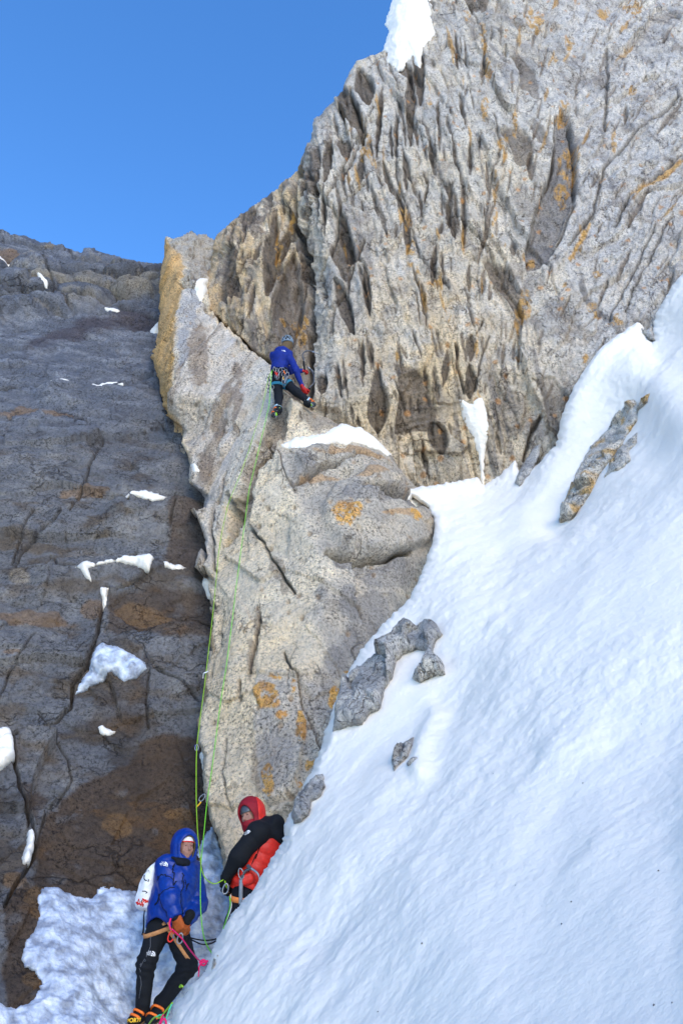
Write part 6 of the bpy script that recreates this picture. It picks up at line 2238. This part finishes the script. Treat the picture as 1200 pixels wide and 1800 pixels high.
def drape(pts, a, b, lift=0.06):
    """pull the stretch a..b of the rope taut over the rock: it touches what stands proud and bridges hollows"""
    out = []
    for i in range(a, b):
        for k in range(4):
            out.append(pts[i] + (pts[i + 1] - pts[i]) * k / 4)
    out.append(pts[b])
    q = np.array(out) - CAM
    dist = np.linalg.norm(q, axis=1)
    s_ = np.arange(len(q), dtype=float)
    px = 600 + F * q[:, 0] / (q[:, 1] * CT + q[:, 2] * ST)
    py = 900 - F * (q[:, 2] * CT - q[:, 1] * ST) / (q[:, 1] * CT + q[:, 2] * ST)
    surf = np.linalg.norm(on_mass(RB, 1)(px, py) - CAM, axis=1) - lift
    d = surf.copy()
    d[0], d[-1] = min(dist[0], surf[0]), min(dist[-1], surf[-1])
    hull = [0]
    for i in range(1, len(d)):
        hull.append(i)
        while len(hull) >= 3:
            i0, i1, i2 = hull[-3:]
            if d[i1] >= d[i0] + (d[i2] - d[i0]) * (i1 - i0) / (i2 - i0):
                hull.pop(-2)
            else:
                break
    dn = np.interp(s_, hull, d[hull])
    q2 = q / dist[:, None] * dn[:, None] + CAM
    return list(pts[:a]) + list(q2) + list(pts[b + 1:])


def rope(name, pts, r, mat, label, cat='rope', group=None, n=6):
    o = mobj(name, tube_mesh(pts, r, 6, False, n), mat)
    tag(o, label, cat, group)
    return o


RB = 'rock_buttress'
m = lambda x, y, l=0.10: over(RB, x, y, l, None)
kC = off(at(480, 662, YC), -0.22)
P1 = drape([kC, off(at(478, 680, YC), -0.24), m(473, 712, .30), m(462, 760, .30), m(450, 810, .16), m(438, 860, .12), m(430, 920, .12), m(424, 965, .10), m(414, 1040, .10), m(409, 1085, .10), m(398, 1170, .10), m(387, 1240, .10), m(378, 1310, .10), m(370, 1370, .10),
              at(364, 1410, 7.95), at(359, 1460, 7.7), at(354, 1510, 7.45), at(352.5, 1550, 7.35), at(353, 1600, 7.25), at(357, 1640, 7.1), at(364, 1662, 6.7), at(373, 1676, 6.35)], 1, 13)
rope('rope', P1, 0.0052, M_GREEN, 'bright green rope falling from the climber over the pale buttress beside the blue hood', n=3)
kC2 = off(at(471, 683, YC), -0.16)
P2 = drape([off(at(479, 664, YC), -0.2), off(at(474, 672, YC), -0.2), kC2, m(461, 715, .30), m(450, 750, .28), m(438, 790, .25), m(424, 830, .2), m(408, 868, .16), m(400, 890, .12), m(390, 935, .10), m(384, 975, .10), m(379, 1030, .10), at(373, 1090, 9.9), at(366, 1150, 9.4),
              at(359, 1210, 9.0), at(351, 1270, 8.6), at(346, 1315, 8.35), at(345, 1370, 8.1), at(345.5, 1420, 7.9), at(348, 1470, 7.6), at(352, 1505, 7.4), at(354, 1525, 7.25), at(361, 1544, 7.1), at(376, 1553.5, 7.0), at(388, 1549, 6.98), off(at(397, 1546, YR), -0.14)], 2, 11)
rope('rope', P2, 0.0052, M_GREEN2, 'yellow-green rope along the buttress edge, looping across to the orange-red belayer', n=3)
rope('rope', [off(at(399, 1549, YR), -0.14), off(at(402, 1556, YR), -0.20), off(at(405, 1562, YR), -0.16)], 0.007, M_GREEN2, 'short bright bight of green rope held at the belay device', 'rope')
rope('rope', [off(at(408, 1575, YR), -0.16), at(405, 1590, 6.9), at(402, 1604, 6.75), at(398, 1616, 6.6), at(393, 1632, 6.3)], 0.0052, M_GREEN, 'green rope end dropping past the knee of the orange-red belayer on to the snow')
rope('cord', [off(at(409, 1572, YR), -0.14), at(407, 1592, 6.95), at(401, 1612, 6.75), at(394, 1628, 6.5), at(391, 1638, 6.25)], 0.005, M_WHITE, 'thin white cord beside the knee of the orange-red belayer', 'cord')
pB = off(at(313, 1630, YB), -0.30)
rope('cord', [pB, at(320, 1650, 7.1), at(332, 1667, 6.9), at(346, 1684, 6.5), at(354, 1691, 6.2)], 0.0065, M_PINK, 'pink cord running from the blue belayer\'s harness down to a knot at the snow edge', 'cord')
rope('cord', [off(at(311, 1612, YB), -0.3), off(at(309, 1622, YB), -0.31), off(at(311, 1632, YB), -0.30)], 0.009, M_PINK, 'short pink loop beside the orange gloves of the blue belayer', 'cord')
kn = at(355, 1692, 6.2)
rope('knot', [kn + V3(-.02, 0, 0), kn + V3(0.01, -.01, .02), kn + V3(.035, 0, 0), kn + V3(.015, .01, -.02), kn + V3(-.01, -.01, -.005), kn + V3(.05, 0, .012)], 0.0075, M_PINK, 'pink knot resting at the edge of the snow bank right of the belayer', 'knot')
rope('cord', [kn, kn + V3(-0.02, 0, -0.03), at(350, 1704, 6.2), at(349, 1716, 6.15)], 0.0055, M_PINK, 'short pink tail hanging below the pink knot', 'cord')
bk = 'black cords clipped from the blue belayer to the anchor'
rope('cord', [off(at(333, 1642, YB), -0.3), at(345, 1651, 7.0), at(362, 1653, 6.9), at(378, 1651, 6.8), at(387, 1647, 6.6)], 0.0065, M_BLACK, 'upper of two black cords stretched between the gloves and the snow edge', 'cord', bk)
rope('cord', [off(at(333, 1642, YB), -0.29), at(343, 1655, 7.0), at(356, 1660, 6.9), at(372, 1658, 6.8), at(387, 1649, 6.6)], 0.0065, M_BLACK, 'lower, sagging one of two black cords between the gloves and the snow edge', 'cord', bk)
# loops at the bottom edge, by the boot
rope('rope', [at(258, 1806, 6.2), at(268, 1792, 6.0), at(275, 1787, 5.9), at(281, 1789, 5.85), at(290, 1779, 5.8), at(298, 1769, 5.75), at(303, 1763, 5.7)], 0.0062, M_GREEN2, 'lime rope strand lying over the snow crest beside the boot at the bottom', 'rope')
rope('cord', [at(276, 1787, 5.88), at(284, 1784, 5.85), at(289, 1792, 5.8), at(291, 1802, 5.7)], 0.006, M_TEAL, 'teal green cord looping over the snow at the bottom edge', 'cord')
rope('cord', [at(291, 1796, 5.7), at(296, 1780, 5.7), at(302, 1765, 5.7)], 0.005, M_TEAL, 'thin teal cord running up the snow crest beside the pink loops', 'cord')
rope('cord', [at(279, 1804, 5.8), at(284, 1790, 5.8), at(288, 1783, 5.8)], 0.0065, M_PINK, 'straight pink cord over the snow beside the boot', 'cord')
rope('cord', [at(281, 1806, 5.7), at(284, 1795, 5.68), at(289, 1791, 5.68), at(292, 1797, 5.68), at(291, 1808, 5.65)], 0.0075, M_PINK, 'pink loop of cord at the very bottom edge of the picture', 'cord')
rope('cord', [at(316, 1736, 5.9), at(318, 1732, 5.9), at(321, 1734, 5.85)], 0.008, M_GREEN2, 'tiny lime cord end poking over the snow bank below the knee', 'cord')
# belay device and carabiners at the belayers
for (c, lbl, mt) in ((off(at(311, 1643, YB), -0.29), 'red carabiner hanging at the front of the blue belayer\'s harness', M_REDT), (off(at(327, 1646, YB), -0.30), 'small silver carabiner under the orange gloves', M_METAL),
                     (off(at(402, 1562, YR), -0.22), 'silver carabiner at the belay device of the orange-red belayer', M_METAL)):
    q = empty('carabiner', c)
    tag(q, lbl, 'carabiner')
    mobj('carabiner_ring', biner(c, unit(V3(1, 0.2, 0.1)), unit(V3(.1, 0, 1)), 0.085, 0.05, 0.007), mt, q)
    mobj('gate_sleeve', tube_mesh([c + V3(0.024, 0, -0.015), c + V3(0.024, 0, 0.02)], 0.009, 6, smooth_n=1), M_METAL, q)
# protection on the rock
q0 = at(352.5, 1404, 8.1)
q = empty('quickdraw', q0)
tag(q, 'quickdraw with a yellow sling holding the rope against the rock above the blue hood', 'quickdraw')
mobj('carabiner', biner(at(355.5, 1402, 8.05), unit(V3(.8, 0, -.6)), unit(V3(.6, 0, .8)), 0.09, 0.045, 0.006), M_METAL, q)
mobj('sling', tube_mesh([at(353, 1410, 8.03), at(350, 1414, 8.0), at(346, 1418, 7.95)], 0.008, 6), M_YEL, q)
mobj('nut', tube_mesh([at(357, 1399, 8.08), at(361, 1396, 8.15)], 0.014, 6, smooth_n=1), M_DMETAL, q)
q0 = at(345, 1312, 8.4)
q = empty('quickdraw', q0)
tag(q, 'small quickdraw with blue sling clipped to the rope at the buttress edge', 'quickdraw')
mobj('sling', tube_mesh([at(343, 1311, 8.42), at(346, 1316, 8.36), at(348, 1318, 8.4)], 0.014, 6), M_BLUE2, q)
mobj('carabiner', biner(at(346, 1314, 8.35), V3(1, 0, 0), V3(0, 0, 1), 0.07, 0.04, 0.005), M_METAL, q)
rope('sling', [at(357, 1192, 9.15), at(358, 1184, 9.1), at(362, 1182, 9.1), at(366, 1180, 9.2)], 0.008, M_WHITE, 'pale sling clipped to the rope on the left edge of the buttress', 'sling')
